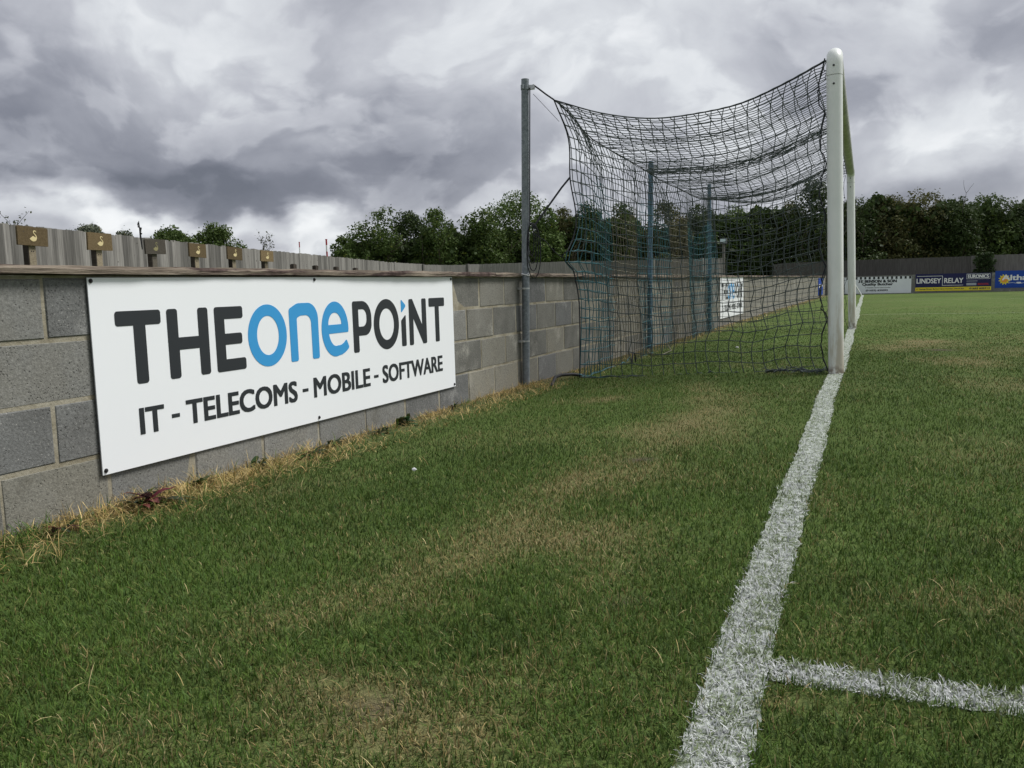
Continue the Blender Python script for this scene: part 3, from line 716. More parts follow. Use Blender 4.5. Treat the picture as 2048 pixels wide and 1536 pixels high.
def cords(name, Pg, nu, nv, r, mats, matfn=None, parent=None, skip_edges=False, er=None):
    Pg = Pg.reshape(nu+1, nv+1, 3); A, B, mi = [], [], []
    segs = []
    for i in range(nu+1):
        for j in range(nv): segs.append((i, j, i, j+1))
    for i in range(nu):
        for j in range(nv+1): segs.append((i, j, i+1, j))
    S = np.array(segs); a = Pg[S[:, 0], S[:, 1]]; b = Pg[S[:, 2], S[:, 3]]
    d = b-a; L = np.linalg.norm(d, axis=1, keepdims=True); L[L < 1e-6] = 1e-6; d = d/L
    ref = np.where(np.abs(d[:, 2:3]) > .8, np.array([[1., 0, 0]]), np.array([[0, 0, 1.]])); x = np.cross(ref, d); x /= np.linalg.norm(x, axis=1, keepdims=True); y = np.cross(d, x)
    mid = (a+b)/2; mid = mid + np.array([0, 0, -1.])*L*.03*(np.abs(d[:, 2:3]) < .7)
    sd_ = 5; V = []
    rad = np.full((len(a), 1), r)
    for p in (a, mid, b):
        for q in range(sd_): an = 2*PI*q/sd_; V.append(p+(x*math.cos(an)+y*math.sin(an))*rad)
    V = np.stack(V, 1).reshape(-1, 3); base = (np.arange(len(a))*3*sd_)[:, None, None]
    T = [[lv*sd_+q, lv*sd_+(q+1) % sd_, (lv+1)*sd_+(q+1) % sd_, (lv+1)*sd_+q] for lv in (0, 1) for q in range(sd_)]
    Fc = (base+np.array(T)[None]).reshape(-1, 4)
    m_ = np.repeat(np.array([matfn(p) for p in mid], int), len(T)) if matfn else None
    return link(name, np_mesh(name, V, Fc, mats, None, m_), parent)
NET = empty('goal_net', (-2.06, -.1, -.05), (0, 0, 0), 'dark string goal net strung between the goal frame and the poles', 'net')
NET_OFF = Vector((2.06, .1, .05))
def toparent(o): o.location = NET_OFF; return o
scal = lambda t, n: np.abs(np.sin(t*n*PI))
# near side panel
nu, nv = 22, 25; U, Vv = grid(nu, nv)
def post_edge(v):
    p = np.stack([-.062-.05*scal(v, 6)-.0*v, 0*v+.0, .03+2.34*v], 1); p[:, 0] += NT_[0]*v; return p
bot = lambda u: np.stack([-.11-1.95*u, -.0-.10*u+.05*np.sin(u*7)*u*(1-u)*2, .02-.07*u+.02*np.sin(u*17)*(1-u)], 1)
top = lambda u: roof_pt(np.zeros_like(u), u)
Pn = coons(post_edge, back_soft, bot, top, U, Vv); notch(Pn, Vv, 1-U, .07)
inner = (np.sin(U*PI)*np.sin(Vv*PI))
Pn[:, 1] += .05*inner*np.sin(U*5+Vv*2)+.010*np.sin(U*15+Vv*5)*inner
Pn[:, 2] -= .05*inner*(1-Vv)
lo = np.exp(-Vv/.12)*np.exp(-U/.25); Pn[:, 2] -= .02*lo*np.sin(U*30)
Pn += RNG.normal(0, .0045, Pn.shape)*((U > .001) & (U < .999) & (Vv < .999))[:, None]
toparent(cords('side_panel', Pn, nu, nv, .0036, [M_NETDK, M_NETTEAL], lambda p: 1 if (p[0] < -1.80 and p[2] < 1.0) else 0, NET))
# far side panel
post_far = lambda v: np.stack([-.062-.05*scal(v, 6)+FT_[0]*v, 7.32+0*v, -.04+2.33*v], 1)
botf = lambda u: np.stack([-.11-1.97*u, 7.32+.08*u, -.06-.05*u], 1)
topf = lambda u: roof_pt(np.ones_like(u), u)
Pf = coons(post_far, far_edge, botf, topf, U, Vv); Pf[:, 1] += .09*inner*np.sin(U*4+1); Pf[:, 2] -= .05*inner*(1-Vv); Pf += RNG.normal(0, .005, Pf.shape)
toparent(cords('side_panel', Pf, nu, nv, .0034, [M_NETDK], None, NET))
# roof
ns, nr = 78, 23; S_, U2 = grid(ns, nr); Pr = roof_pt(S_, U2)
Pr[:, 2] -= .03*np.sin(U2*PI)*np.sin(S_*PI*5)**2; sc_ = (U2 < 1e-6); Pr[sc_, 2] -= .03*scal(S_[sc_], 22); Pr[sc_, 0] -= .03*scal(S_[sc_], 22)
Pr += RNG.normal(0, .0035, Pr.shape)*((S_ > .001) & (S_ < .999))[:, None]
toparent(cords('roof_panel', Pr, ns, nr, .0034, [M_NETDK], None, NET))
# back, striped teal and tan
nb, nv2 = 82, 25; S3, V3 = grid(nb, nv2)
botb = lambda u: np.stack([-2.06-.02*u, -.10+7.50*u, -.05-.06*u], 1)
topb = lambda u: roof_pt(u, np.ones_like(u))
Pb = coons(back_soft, far_edge, botb, topb, S3, V3); notch(Pb, V3, S3, .018)
Pb[:, 0] += .05*np.sin(S3*PI*2*2.1+.6)*np.sin(V3*PI)+.02*np.sin(S3*31); Pb[:, 0] = np.maximum(Pb[:, 0], -2.19); Pb += RNG.normal(0, .004, Pb.shape)*((S3 > .001) & (V3 < .999))[:, None]
def stripe(p):
    if p[2] > 1.55+.12*math.sin(p[1]*3): return 0
    y = p[1]
    return 1 if (y < 1.04 or 2.26 < y < 3.72 or y > 5.06) else 2
toparent(cords('back_panel', Pb, nb, nv2, .0036, [M_NETDK, M_NETTEAL, M_NETTAN], stripe, NET))
# seams where two widths of net overlap on the roof
for s0, s1 in ((.375, .437), (.80, .835)):
    S4, U4 = grid(12, 36); P4 = roof_pt(s0+(s1-s0)*S4, .02+.96*U4); P4[:, 2] -= .012; P4 += RNG.normal(0, .004, P4.shape)
    toparent(cords('overlap_seam', P4, 12, 36, .0028, [M_NETDK], None, NET))
# edge ropes
b = MB(); u = np.linspace(0, 1, 30); b.tube([tuple(p) for p in roof_pt(np.zeros(30), u)], .0055, 6); toparent(b.build('edge_rope', M_ROPE, NET, True))
b = MB(); v = np.linspace(0, 1, 40); b.tube([tuple(p) for p in back_edge(v)], .0055, 6); toparent(b.build('edge_rope', M_ROPE, NET, True))
b = MB(); b.tube([tuple(p) for p in roof_pt(np.linspace(0, 1, 80), np.ones(80))], .005, 6); toparent(b.build('edge_rope', M_ROPE, NET, True))
b = MB(); b.tube([tuple(p) for p in botb(np.linspace(0, 1, 50))+RNG.normal(0, .012, (50, 3))], .006, 6); toparent(b.build('ground_rope', M_NETTEAL, NET, True))
b = MB(); b.tube([tuple(p) for p in bot(np.linspace(0, 1, 40))+RNG.normal(0, .007, (40, 3))], .006, 6); toparent(b.build('ground_rope', M_NETDK, NET, True))
b = MB(); pb = post_edge(np.linspace(0, 1, 60))+RNG.normal(0, .008, (60, 3)); b.tube([tuple(p) for p in pb], .005, 6); toparent(b.build('lacing', M_ROPE, NET, True))
b = MB(); pb = roof_pt(np.linspace(0, 1, 120), np.zeros(120)); pb[:, 2] -= .03*scal(np.linspace(0, 1, 120), 22); b.tube([tuple(p) for p in pb], .004, 5); toparent(b.build('lacing', M_ROPE, NET, True))
b = MB()
for q in range(60):
    c = np.array([-.12-.45*random.random()**1.6, random.uniform(-.05, .05), .015]); 
    b.tube([tuple(c), tuple(c+RNG.normal(0, .03, 3)*np.array([1, 1, .35])+np.array([0, 0, .012])), tuple(c+RNG.normal(0, .05, 3)*np.array([1, 1, .2])+np.array([0, 0, .004]))], .003, 4)
toparent(b.build('slack_bunch', M_NETDK, NET))['kind'] = 'stuff'

# ------------------------------------------------------------------ the three net poles
def net_pole(name, base, topp, mat_, label, first):
    o = empty(name, base, (0, 0, 0), label, 'pole', 'steel net poles against the block wall')
    d = Vector(topp)-Vector(base); b = MB(); b.tube([(0, 0, -.08), tuple(d*.5), tuple(d)], .0300, 20); b.build('tube', mat_, o, True)
    b = MB(); c = d*.974; b.tube([tuple(c-Vector((0, 0, .018))), tuple(c+Vector((0, 0, .018)))], .0345, 20); b.box(c.x-.004, c.x+.004, c.y-.06, c.y-.028, c.z-.018, c.z+.016); b.build('collar', mat_, o)
    b = MB(); b.box(c.x+.024, c.x+.078, c.y-.004, c.y+.012, c.z-.022, c.z+.014); b.tube([(c.x+.066, c.y-.010, c.z-.010), (c.x+.066, c.y+.018, c.z-.010)], .008, 8); b.build('pulley_bracket', M_STEEL, o)
    for z in (.724, .30):
        p = d*((z-base[2])/d.z); b = MB(); b.tube([(p.x, p.y, p.z-.006), (p.x, p.y, p.z+.006)], .0325, 18); b.box(p.x-.05, p.x+.004, p.y-.055, p.y-.028, p.z-.007, p.z+.007); b.tube([(p.x-.04, p.y-.044, p.z), (p.x-.015, p.y-.044, p.z)], .008, 8); b.build('saddle_clip', M_STEEL, o)
    if first:
        p = d*((.831-base[2])/d.z); b = MB()
        for q in range(3): b.tube([(p.x+.036*math.cos(a), p.y+.036*math.sin(a), p.z+.006*math.sin(3*a+q)+.004*q) for a in np.linspace(-2.6, .6, 14)], .0025, 5)
        b.build('wire_tie', M_PWHITE, o)
    return o
P1B, P1T = (-2.350, -.630, -.06), (-2.290, -.630, 2.350)
net_pole('net_pole', P1B, P1T, M_GALV, 'galvanised steel pole against the wall, nearest the sponsor board', True)
net_pole('net_pole', (-2.262, 3.31, -.07), (-2.222, 3.31, 2.19), M_GALVB, 'blue-grey steel pole against the wall, middle one behind the net', False)
net_pole('net_pole', (-2.181, 7.225, -.08), (-2.185, 7.225, 2.302), M_GALVB, 'blue-grey steel pole against the wall, furthest one behind the net', False)
# ropes
def rope(pts, r, label, m=M_ROPE, name='rope', cat='rope'):
    p0 = Vector(pts[0]); b = MB(); b.tube([tuple(Vector(p)-p0) for p in pts], r, 7); o = b.build(name, m, None, True); o.location = p0; return tag(o, label, cat)
rope([(-2.225, -.63, 2.300), (-2.19, -.60, 2.272), (-2.15, -.55, 2.236), (-2.10, -.50, 2.197)], .0065, 'thick black rope from near pole top to net corner')
rope([(-2.225, -.63, 2.23), (-2.15, -.53, 2.13), (-2.085, -.43, 2.04)], .0018, 'thin cord below the thick rope at the near pole top')
rope([(-2.250, -.635, 2.28), (-2.264, -.635, 1.8), (-2.280, -.635, 1.22)], .0045, 'black rope hanging straight down beside the near steel pole')
rope([(-2.05, -.292, 1.614), (-2.10, -.36, 1.53), (-2.27, -.60, 1.20)], .008, 'dark strap pulling the net back edge to the near pole')
rope([(-2.10, -.37, .965), (-2.14, -.45, 1.01), (-2.19, -.53, 1.10), (-2.27, -.60, 1.16)], .004, 'slack dark cord tied from the net to the near pole')
b = MB()
for q in range(4):
    w_ = .018+.010*q; h_ = .13+.03*q; ox = .052+.004*q
    b.tube([(ox+w_*math.sin(a)*1.1, -.01+.004*q+w_*math.sin(a)*.5, -h_+h_*math.cos(a)) for a in np.linspace(0, 2*PI, 18)], .004, 6)
o = b.build('rope_coil', M_ROPE, None, True); o.location = (-2.320, -.63, 1.24); tag(o, 'coil of black rope hung on the near steel pole', 'rope')
b = MB(); b.tube([(-2.13, -.62, -.06), (-2.16, -.50, -.045), (-2.19, -.36, -.02), (-2.19, -.22, -.018), (-2.14, -.08, -.025), (-2.07, .02, -.045)], .014, 8)
for p in ((-2.07, .02, -.045), (-2.13, -.62, -.06)): b.sphere(p, .026, n=5, sc=(1, 1, .7))
b2 = b.build('anchor_bar', M_BLACK, None, True); b2.data.transform(Matrix.Translation((2.13, .62, .06))); b2.location = (-2.13, -.62, -.06); tag(b2, 'bent black bar on the ground holding the net corner', 'bar')
b = MB(); b.tube([(0, 0, -.02)]+[(0, .07-.07*math.cos(a), .10*math.sin(a)) for a in np.linspace(.1, PI-.1, 12)]+[(0, .14, -.02)], .008, 7); o = b.build('ground_hook', M_BLACK, None, True); o.location = (-1.97, 1.33, -.055); tag(o, 'dark hoop of metal pegged in the grass at the net foot', 'hook')
rope([(-2.22, 2.95, -.03), (-2.08, 2.5, -.045), (-1.93, 2.1, -.05), (-1.86, 2.25, -.045), (-1.84, 2.6, -.03), (-1.95, 2.9, .02)], .006, 'loose pale rope lying on the grass at the foot of the net', M_NETTAN)

# ------------------------------------------------------------------ fences
def path_len(p):
    P_ = np.array(p); s = np.concatenate([[0], np.cumsum(np.linalg.norm(np.diff(P_, axis=0), axis=1))]); return P_, s
def along(p, d):
    P_, s = path_len(p); d = min(max(d, 0), s[-1]-1e-6); i = int(np.searchsorted(s, d, side='right'))-1; t = (d-s[i])/(s[i+1]-s[i]); q = P_[i]*(1-t)+P_[i+1]*t
    di = (P_[i+1]-P_[i])/np.linalg.norm(P_[i+1]-P_[i]); return q, di, s[-1]
def board_mesh(w=.125, h=1.66, q=0):
    b = MB(); ta, tb = .004, .022; c = random.uniform(-.012, .012)
    N = 3
    for i in range(N+1):
        z = h*i/N; wv_ = random.uniform(-.002, .002); zt = c if i == N else 0
        b.v += [(0+wv_, 0, z+zt*.5), (w+wv_, 0, z-zt*.5), (w+wv_, -tb, z-zt*.5), (0+wv_, -ta, z+zt*.5)]
    for i in range(N):
        for k_ in range(4): a = i*4+k_; d = i*4+(k_+1) % 4; b.f.append((a, d, d+4, a+4)); b.m.append(0)
    b.f += [(3, 2, 1, 0), tuple(N*4+k_ for k_ in range(4))]; b.m += [0, 0]
    return b
FA = [(-7.75, -5.2), (-8.80, -.24), (-9.12, 1.03), (-9.66, 2.80), (-10.38, 5.13), (-11.0, 7.35), (-11.55, 9.4), (-12.45, 12.5), (-13.75, 17.0)]
fence = empty('timber_fence', (FA[0][0], FA[0][1], -.06), (0, 0, 0), 'weathered grey close-board timber fence behind the swan signs', 'fence')
BMS = [board_mesh().mesh('board', M_BOARD) for q in range(8)]
_, _, TL = along(FA, 0); d = 0; zf = .0
while d < TL:
    q, di, _ = along(FA, d); o = link('board', random.choice(BMS), fence)
    o.location = (q[0]-FA[0][0], q[1]-FA[0][1], random.uniform(-.012, .012)); 
    # local x along the path, face (-y) towards the pitch (+x side of the path)
    o.rotation_euler = (random.uniform(-.006, .006), random.uniform(-.008, .008), math.atan2(di[1], di[0])+random.uniform(-.03, .03))
    o.scale = (random.uniform(.92, 1.05), 1, 1); d += .103
b = MB()
for z in (.35, .95, 1.45):
    pr = [along(FA, t)[0] for t in np.linspace(0, TL, 40)]
    b.tube([(p[0]-FA[0][0]-.05, p[1]-FA[0][1], z) for p in pr], .03, 4)
b.build('rail', M_BOARD2, fence)
def panel_fence(name, path, h, label, panel=2.4, z0=-.07, m=M_BOARD2, pitch=.11, posts=True, hj=.02):
    _, _, T = along(path, 0); o = empty(name, (path[0][0], path[0][1], z0), (0, 0, 0), label, 'fence'); d = 0
    while d < T-.05:
        e = min(d+panel, T); b = MB(); dz = random.uniform(-hj, hj); x = d
        while x < e-.02:
            q, di, _ = along(path, x); q2, _, _ = along(path, min(x+pitch*1.08, e)); n = Vector((di[1], -di[0])); hz = h+dz+random.uniform(-.006, .006); t0, t1 = .004, .016
            a0 = (q[0]-path[0][0], q[1]-path[0][1]); a1 = (q2[0]-path[0][0], q2[1]-path[0][1])
            c = [(a0[0], a0[1]), (a1[0], a1[1]), (a1[0]+n.x*t1, a1[1]+n.y*t1), (a0[0]+n.x*t0, a0[1]+n.y*t0)]
            s = len(b.v); b.v += [(p[0], p[1], 0) for p in c]+[(p[0], p[1], hz) for p in c]
            for k_ in range(4): j = (k_+1) % 4; b.f.append((s+k_, s+j, s+4+j, s+4+k_)); b.m.append(0)
            b.f.append((s+4, s+5, s+6, s+7)); b.m.append(0); x += pitch
        p_ = b.build('board_panel', m, o); p_['kind'] = 'stuff'
        if posts:
            q, di, _ = along(path, d); b = MB(); cx, cy = q[0]-path[0][0], q[1]-path[0][1]; b.box(cx-.05, cx+.05, cy-.05, cy+.05, 0, h+dz+.015); b.build('post', m, o)
        d = e
    return o
panel_fence('panel_fence', [(-13.75, 17.0), (-14.05, 18.9), (-13.9, 20.6), (-13.1, 22.2), (-11.5, 22.6), (-9.83, 22.5), (-6.9, 24.3), (-4.96, 27.1)], 1.665, 'grey timber panel fence running behind the net poles below the trees', m=M_BOARD)
panel_fence('far_fence', [(-9.4, 56), (-3.75, 38.6), (-1.5, 37.1), (2, 37.0), (26, 36.8)], 1.62, 'dark grey timber fence along the far side above the advertising boards', panel=3.0, posts=False)
# far wall
fw = empty('far_wall', (-1.7, 36, -.08), (0, 0, 0), 'low dark wall along the far side carrying the advertising boards', 'wall')
b = MB()
for ci in range(4):
    x = -.1+(.22 if ci % 2 else 0)
    while x < 27: b.box(x+.006, x+.436, .0, .1, ci*.215+.006, ci*.215+.209, j=.001); x += .4425
bo = b.build('blocks', M_BLOCK, fw); bo['kind'] = 'stuff'
b = MB(); b.box(-.1, 27, .004, .096, 0, .86); b.build('mortar', simple('dark_mortar', (.13, .12, .10)), fw)
# ------------------------------------------------------------------ advertising boards on the far wall (local x right, y up, z towards the pitch)
def adboard(x, z, label, w, h, m, rot=0):
    o = empty('advertising_board', (x, 35.985, z), (PI/2, rot, 0), label, 'sign', 'advertising boards on the far wall'); panel(o, 0, w, 0, h, -.012, 0, m); return o
o = adboard(-.80, -.02, 'white butcher advertising board with black and white awning strip on far wall', 2.83, .755, M_WHITED, .006)
for q in range(15):
    a = .10+q*.188; panel(o, a, a+.088, .645, .755, .001, .003, M_INK, 'awning_stripe')
[text(o, w_, a, e, .495, .615, M_INK, .002, .012) for w_, a, e in (('J', .60, .67), ('E', .72, .81), ('BENSON', .88, 1.58), ('&', 1.66, 1.77), ('SON', 1.84, 2.22))]; text(o, 'Quality Butcher', .78, 2.06, .330, .475, M_INK, .002, .010)
text(o, '4 Holydyke, Barton-upon-Humber', .90, 1.98, .235, .285, M_INK, .002, .002); text(o, '(01652) 632093', .93, 1.85, .085, .175, M_INK, .002, .006)
o = adboard(2.20, .03, 'navy and yellow shop advertising board between white and blue boards', 3.02, .765, M_NAVY, .006)
panel(o, 0, 3.02, 0, .165, .001, .003, M_YEL, 'yellow_strip')
text(o, 'LINDSEY', .05, 1.03, .345, .560, M_PWHITE, .002, .007); text(o, 'RELAY', 1.17, 1.92, .345, .560, M_PWHITE, .002, .007)
panel(o, .06, 1.10, .655, .672, .001, .003, M_PWHITE, 'rule'); panel(o, 1.083, 1.10, .235, .6545, .001, .003, M_PWHITE, 'rule'); panel(o, 1.101, 1.92, .235, .252, .001, .003, M_PWHITE, 'rule')
for (a, b_, c, d) in ((2.05, 2.97, .715, .728), (2.05, 2.97, .50, .513), (2.05, 2.063, .514, .714), (2.957, 2.97, .514, .714)): panel(o, a, b_, c, d, .001, .003, M_PWHITE, 'frame_rule')
text(o, 'EURONICS', 2.11, 2.91, .545, .69, M_PWHITE, .002, .008)
panel(o, 2.05, 2.44, .225, .33, .001, .003, M_GREYP, 'grey_patch'); text(o, 'RECOTEL', 2.50, 2.93, .235, .31, M_RED, .002, .005); panel(o, 2.05, 2.48, .40, .425, .001, .003, M_GREYP, 'grey_rule')
text(o, '17 George Street, Barton-Upon-Humber, DN18 5ES', .05, 1.95, .05, .115, M_NAVY, .0045, .003); text(o, '01652 632713', 2.18, 2.96, .045, .125, M_NAVY, .0045, .006)
o = adboard(5.36, .10, 'bright blue travel advertising board with orange sun at right edge', 3.0, .74, M_BLUE2, .006)
sunp = []
for q in range(24): a = 2*PI*q/24; rr = .245 if q % 2 else .165; sunp.append((.36+rr*math.cos(a), .36+rr*math.sin(a)))
l = link('sun_rays', fill('sun_rays', [sunp], M_YEL), o); l.location.z = .001
l = link('sun_disc', fill('sun_disc', [ellipse(.36, .36, .135, .135)], M_ORG), o); l.location.z = .0022
text(o, 'Althams', .27, 1.72, .33, .55, M_PWHITE, .0034, .014)
wave = [(.50+.05*i, .20+.018*math.sin(i*.55)) for i in range(40)]; wl = [(x, y+.007) for x, y in wave]+[(x, y-.007) for x, y in reversed(wave)]
l = link('wave_line', fill('wave_line', [wl], M_PWHITE), o); l.location.z = .001
l = link('wave_mark', fill('wave_mark', [rpoly([(.82, .185, .01), (1.0, .185, .01), (1.0, .245, .02), (.82, .245, .02)])], M_PWHITE), o); l.location.z = .0025
# leaning white corner pole at the end of the goal line
b = MB(); b.tube([(0, 0, -.03), (-.30, -.25, .50), (-.52, -.42, .86)], .030, 10); o = b.build('corner_pole', M_PWHITE, None, True); o.location = (-.02, 34.3, -.075); tag(o, 'thin white pole leaning over at the far end of the goal line', 'pole')

# ------------------------------------------------------------------ swan signs
def swan():
    out = [(-.055, .000), (-.050, .008), (-.030, .020), (-.012, .034), (-.002, .036), (.004, .026), (.010, .030), (.020, .022), (.030, .024),
           (.026, .036), (.014, .052), (.002, .064), (-.006, .078), (-.004, .094), (.010, .104), (.026, .102), (.036, .090), (.038, .080), (.031, .082), (.024, .091), (.012, .092), (.005, .084), (.006, .074), (.018, .062), (.034, .046),
           (.042, .030), (.042, .010), (.034, -.010), (.016, -.024), (-.008, -.028), (-.030, -.020), (-.046, -.008)]
    return [(-x*1.0, y-.035) for x, y in out][::-1]
def swan2(): return [(-x, y) for x, y in swan()]
SW = fill('swan_emblem', [[(x, y) for x, y in swan2()]], M_GOLD, .002)
SWANS = [(-8.19, -.34, 1.53, M_BROWN, 'leftmost'), (-8.47, .80, 1.53, M_BROWN, 'second from left'), (-8.90, 2.12, 1.525, M_BROWNG, 'third from left, the greyest'), (-9.28, 3.35, 1.525, M_BROWN, 'fourth from left'), (-9.66, 4.64, 1.53, M_BROWN, 'fifth from left'), (-10.08, 6.02, 1.53, M_BROWN, 'rightmost of six')]
def shape_board(seed):
    random.seed(seed); R = lambda: random.uniform(-.006, .006); hw, hh = .185, .102
    return rpoly([(-hw+R(), -hh+R(), .004), (hw+R(), -hh+R(), .004), (hw+R(), hh+R()*.6, .02 if seed % 2 else .006), (-hw+R(), hh+R()*.6, .02 if seed % 2 else .006)])
for q, (x, y, zt, m, which) in enumerate(SWANS):
    o = empty('swan_sign', (x, y, -.06), (PI/2, 0, PI/2+.02), 'small brown swan sign before the fence, '+which, 'sign', 'row of swan signs')
    zc = zt+.06-.10
    l = link('board', fill('board', [shape_board(q+3)], m, .026), o); l.location = (0, zc, 0); l.rotation_euler = (0, 0, random.uniform(-.03, .03)-.02)
    l2 = link('swan_emblem', SW if q != 2 else fill('swan_emblem', [swan2()], simple('dull_gold', (.22, .20, .10))), l); l2.location = (.005, .002, .0145); l2.scale = (.92, .92, 1)
    b = MB(); b.box(-.042, .042, -.05, zc+.06, -.085, -.016); po = b.build('post', M_POSTW if q != 2 else M_BROWNG, o)
    b = MB(); b.box(-.052, -.043, -.05, zc+.03, -.095, -.020); b.build('post_dark_side', M_POSTD, o)  # thin dark slab covering the left side of the post
    for sx in (-.014, .014): b = MB(); b.tube([(sx, zc-.16, -.017), (sx, zc-.16, -.013)], .006, 8); b.build('screw', M_SCREW, po)
random.seed(21)
for q, (x, y, z) in enumerate(((-10.49, 7.36, 1.31), (-10.88, 8.66, 1.31), (-11.25, 10.0, 1.31), (-11.62, 11.4, 1.31))):
    b = MB(); b.box(-.045, .045, -.05, .05, 0, z+.06, j=.003); b.box(-.03, .03, -.035, .035, z+.058, z+.07); o = b.build('short_post', M_POSTD); o.location = (x, y, -.06)
    tag(o, 'short dark bare post before the fence, '+('nearest', 'second', 'third', 'furthest')[q]+' beyond the swan signs', 'post', 'bare posts beyond the swan signs')
# thin dark spike on the fence
b = MB(); b.tube([(0, 0, 0), (-.003, -.01, .15), (-.006, -.02, .36)], [.007, .012, .004], 7)
for q in range(9):
    z = .20+.017*q; a = random.uniform(0, 6); b.sphere((-.004+.016*math.cos(a), -.016+.016*math.sin(a), z), random.uniform(.008, .014), n=4)
o = b.build('spike', M_SCREW, None, True); o.location = (-8.42, 1.42, 1.35); tag(o, 'thin dark knobbly spike on the fence between second and third swan signs', 'spike')

# ------------------------------------------------------------------ vegetation
def limb(b, p, d, L, r, depth, tips, spread=.55, m=0):
    p = Vector(p); d = Vector(d).normalized(); pts = [p]; n = 4
    for i in range(n):
        d = (d+Vector((random.uniform(-.18, .18), random.uniform(-.18, .18), random.uniform(-.03, .14)))).normalized(); pts.append(pts[-1]+d*L/n)
    b.tube([tuple(q) for q in pts], [r*(1-.6*i/n) for i in range(n+1)], 5 if r < .03 else 7, m, cap=False)
    tips += pts[2:]
    if depth > 0:
        for i in range(random.randint(2, 4)):
            q = pts[random.randint(1, n)]; nd = (d+Vector((random.uniform(-1, 1), random.uniform(-1, 1), random.uniform(-.3, .6)))*spread*1.5).normalized()
            limb(b, q, nd, L*random.uniform(.5, .75), r*.5, depth-1, tips, spread)
def leaves(P_, size, cols, outward=None, aspect=.65):
    n = len(P_); R = RNG; nrm = R.normal(0, 1, (n, 3)); nrm[:, 2] += .5
    if outward is not None: nrm += outward*1.0
    nrm /= np.linalg.norm(nrm, axis=1, keepdims=True); t = np.cross(nrm, R.normal(0, 1, (n, 3))); t /= np.linalg.norm(t, axis=1, keepdims=True); b = np.cross(nrm, t)
    s = size*(.6+.8*R.random((n, 1))); 
    V = np.stack([P_-t*s*.5, P_+b*s*aspect*.5+nrm*s*.08, P_+t*s*.5, P_-b*s*aspect*.5+nrm*s*.08], 1).reshape(-1, 3)
    F_ = np.arange(n*4).reshape(n, 4); return V, F_, np.repeat(cols, 4, 0)
PAL = {'mid': ((.045, .075, .018), (.085, .125, .035)), 'dark': ((.030, .050, .016), (.060, .088, .028)), 'olive': ((.055, .066, .022), (.105, .105, .042)), 'fresh': ((.060, .105, .025), (.115, .165, .050)), 'grey': ((.085, .105, .070), (.15, .17, .12))}
def tree(name, base, H, Wd, label, pal='mid', nl=5200, size=.17, group=None, cat='tree', low=.06, open_=0., dep=None, lobes=None, parts=('trunk', 'crown')):
    o = empty(name, base, (0, 0, 0), label, cat, group); Wy = dep or Wd
    b = MB(); tips = []
    limb(b, (0, 0, -.1), (random.uniform(-.1, .1), random.uniform(-.1, .1), 1), H*.46, .020*H+.02, 2, tips, .6)
    for i in range(4):
        a = random.uniform(0, 6.28); limb(b, (0, 0, H*.08), (math.cos(a)*.6, math.sin(a)*.6, 1), H*.40, .012*H+.01, 2, tips, .45)
    b.build(parts[0], M_BARK, o)
    cen = []; nm = lobes or random.randint(5, 7)
    for i in range(nm):
        f = i/(nm-1); rz = random.uniform(.20, .28)*H*(1-low*.5); zc = (low+.16)*H+f*((1-low-.16)*H-rz)*1.0; zc = min(zc, H-rz)
        off = (1-f)*.35+.12; a = random.uniform(0, 2*PI); rx = Wd*random.uniform(.55, .75)*(1-.30*f)
        cen.append((off*Wd*math.cos(a), off*Wy*math.sin(a), zc, rx, rz))
    for i in range(int(60+H*9)):
        m_ = random.choice(cen[:nm]); d = Vector((random.gauss(0, 1), random.gauss(0, 1), random.gauss(.25, .9))).normalized(); q_ = random.uniform(.10, .24)
        cen.append((m_[0]+d.x*m_[3]*.98, m_[1]+d.y*m_[3]*.98, max(.15*H*low+.1, min(m_[2]+d.z*m_[4]*.98, H*1.02-q_*Wd*.6)), q_*Wd*1.15, q_*Wd))
    cen = np.array(cen); wgt = cen[:, 3]*cen[:, 3]; wgt[:nm] *= .55; pick = RNG.choice(len(cen), nl, p=wgt/wgt.sum())
    dirs = RNG.normal(0, 1, (nl, 3)); dirs /= np.linalg.norm(dirs, axis=1, keepdims=True); rad = (.40+.68*RNG.random((nl, 1))**.5)
    out_ = RNG.random(nl) < .05; rad[out_] *= 1.3
    P_ = cen[pick, :3]+dirs*rad*np.stack([cen[pick, 3], cen[pick, 3]*Wy/Wd, cen[pick, 4]], 1)
    tp = np.array([tuple(t) for t in tips]); tp = tp[tp[:, 2] < H*.97]; nt = int(nl*.10); P_[:nt] = tp[RNG.integers(0, len(tp), nt)]+RNG.normal(0, .10*Wd, (nt, 3))
    if open_ > 0:
        k_ = fbm(P_[:, 0]*4.5+base[0], P_[:, 2]*4.5+3, 3) > .24+open_*.30; P_ = P_[k_]; dirs = dirs[k_]; pick = pick[k_]
    ok = P_[:, 2] > .05; P_ = P_[ok]; dirs = dirs[ok]; pick = pick[ok]
    lo, hi = (np.array(q_)*1.02 for q_ in PAL[pal]); t = RNG.random((len(P_), 1)); lt = RNG.random(len(cen))[pick][:, None]; c = lo+(hi-lo)*(.55*t+.45*lt)
    yl = RNG.random(len(P_)) < .04; c[yl] = c[yl]*np.array([1.7, 1.35, .9])
    V, F_, C_ = leaves(P_, size, c, dirs)
    link(parts[1], np_mesh(parts[1], V, F_, M_LEAF, C_), o)
    return o
def ray_at(x, y, depth): d = fwd+rgt*((x-1024)/1716)-upv*((y-768)/1716); return Vector(CAM)+d*depth
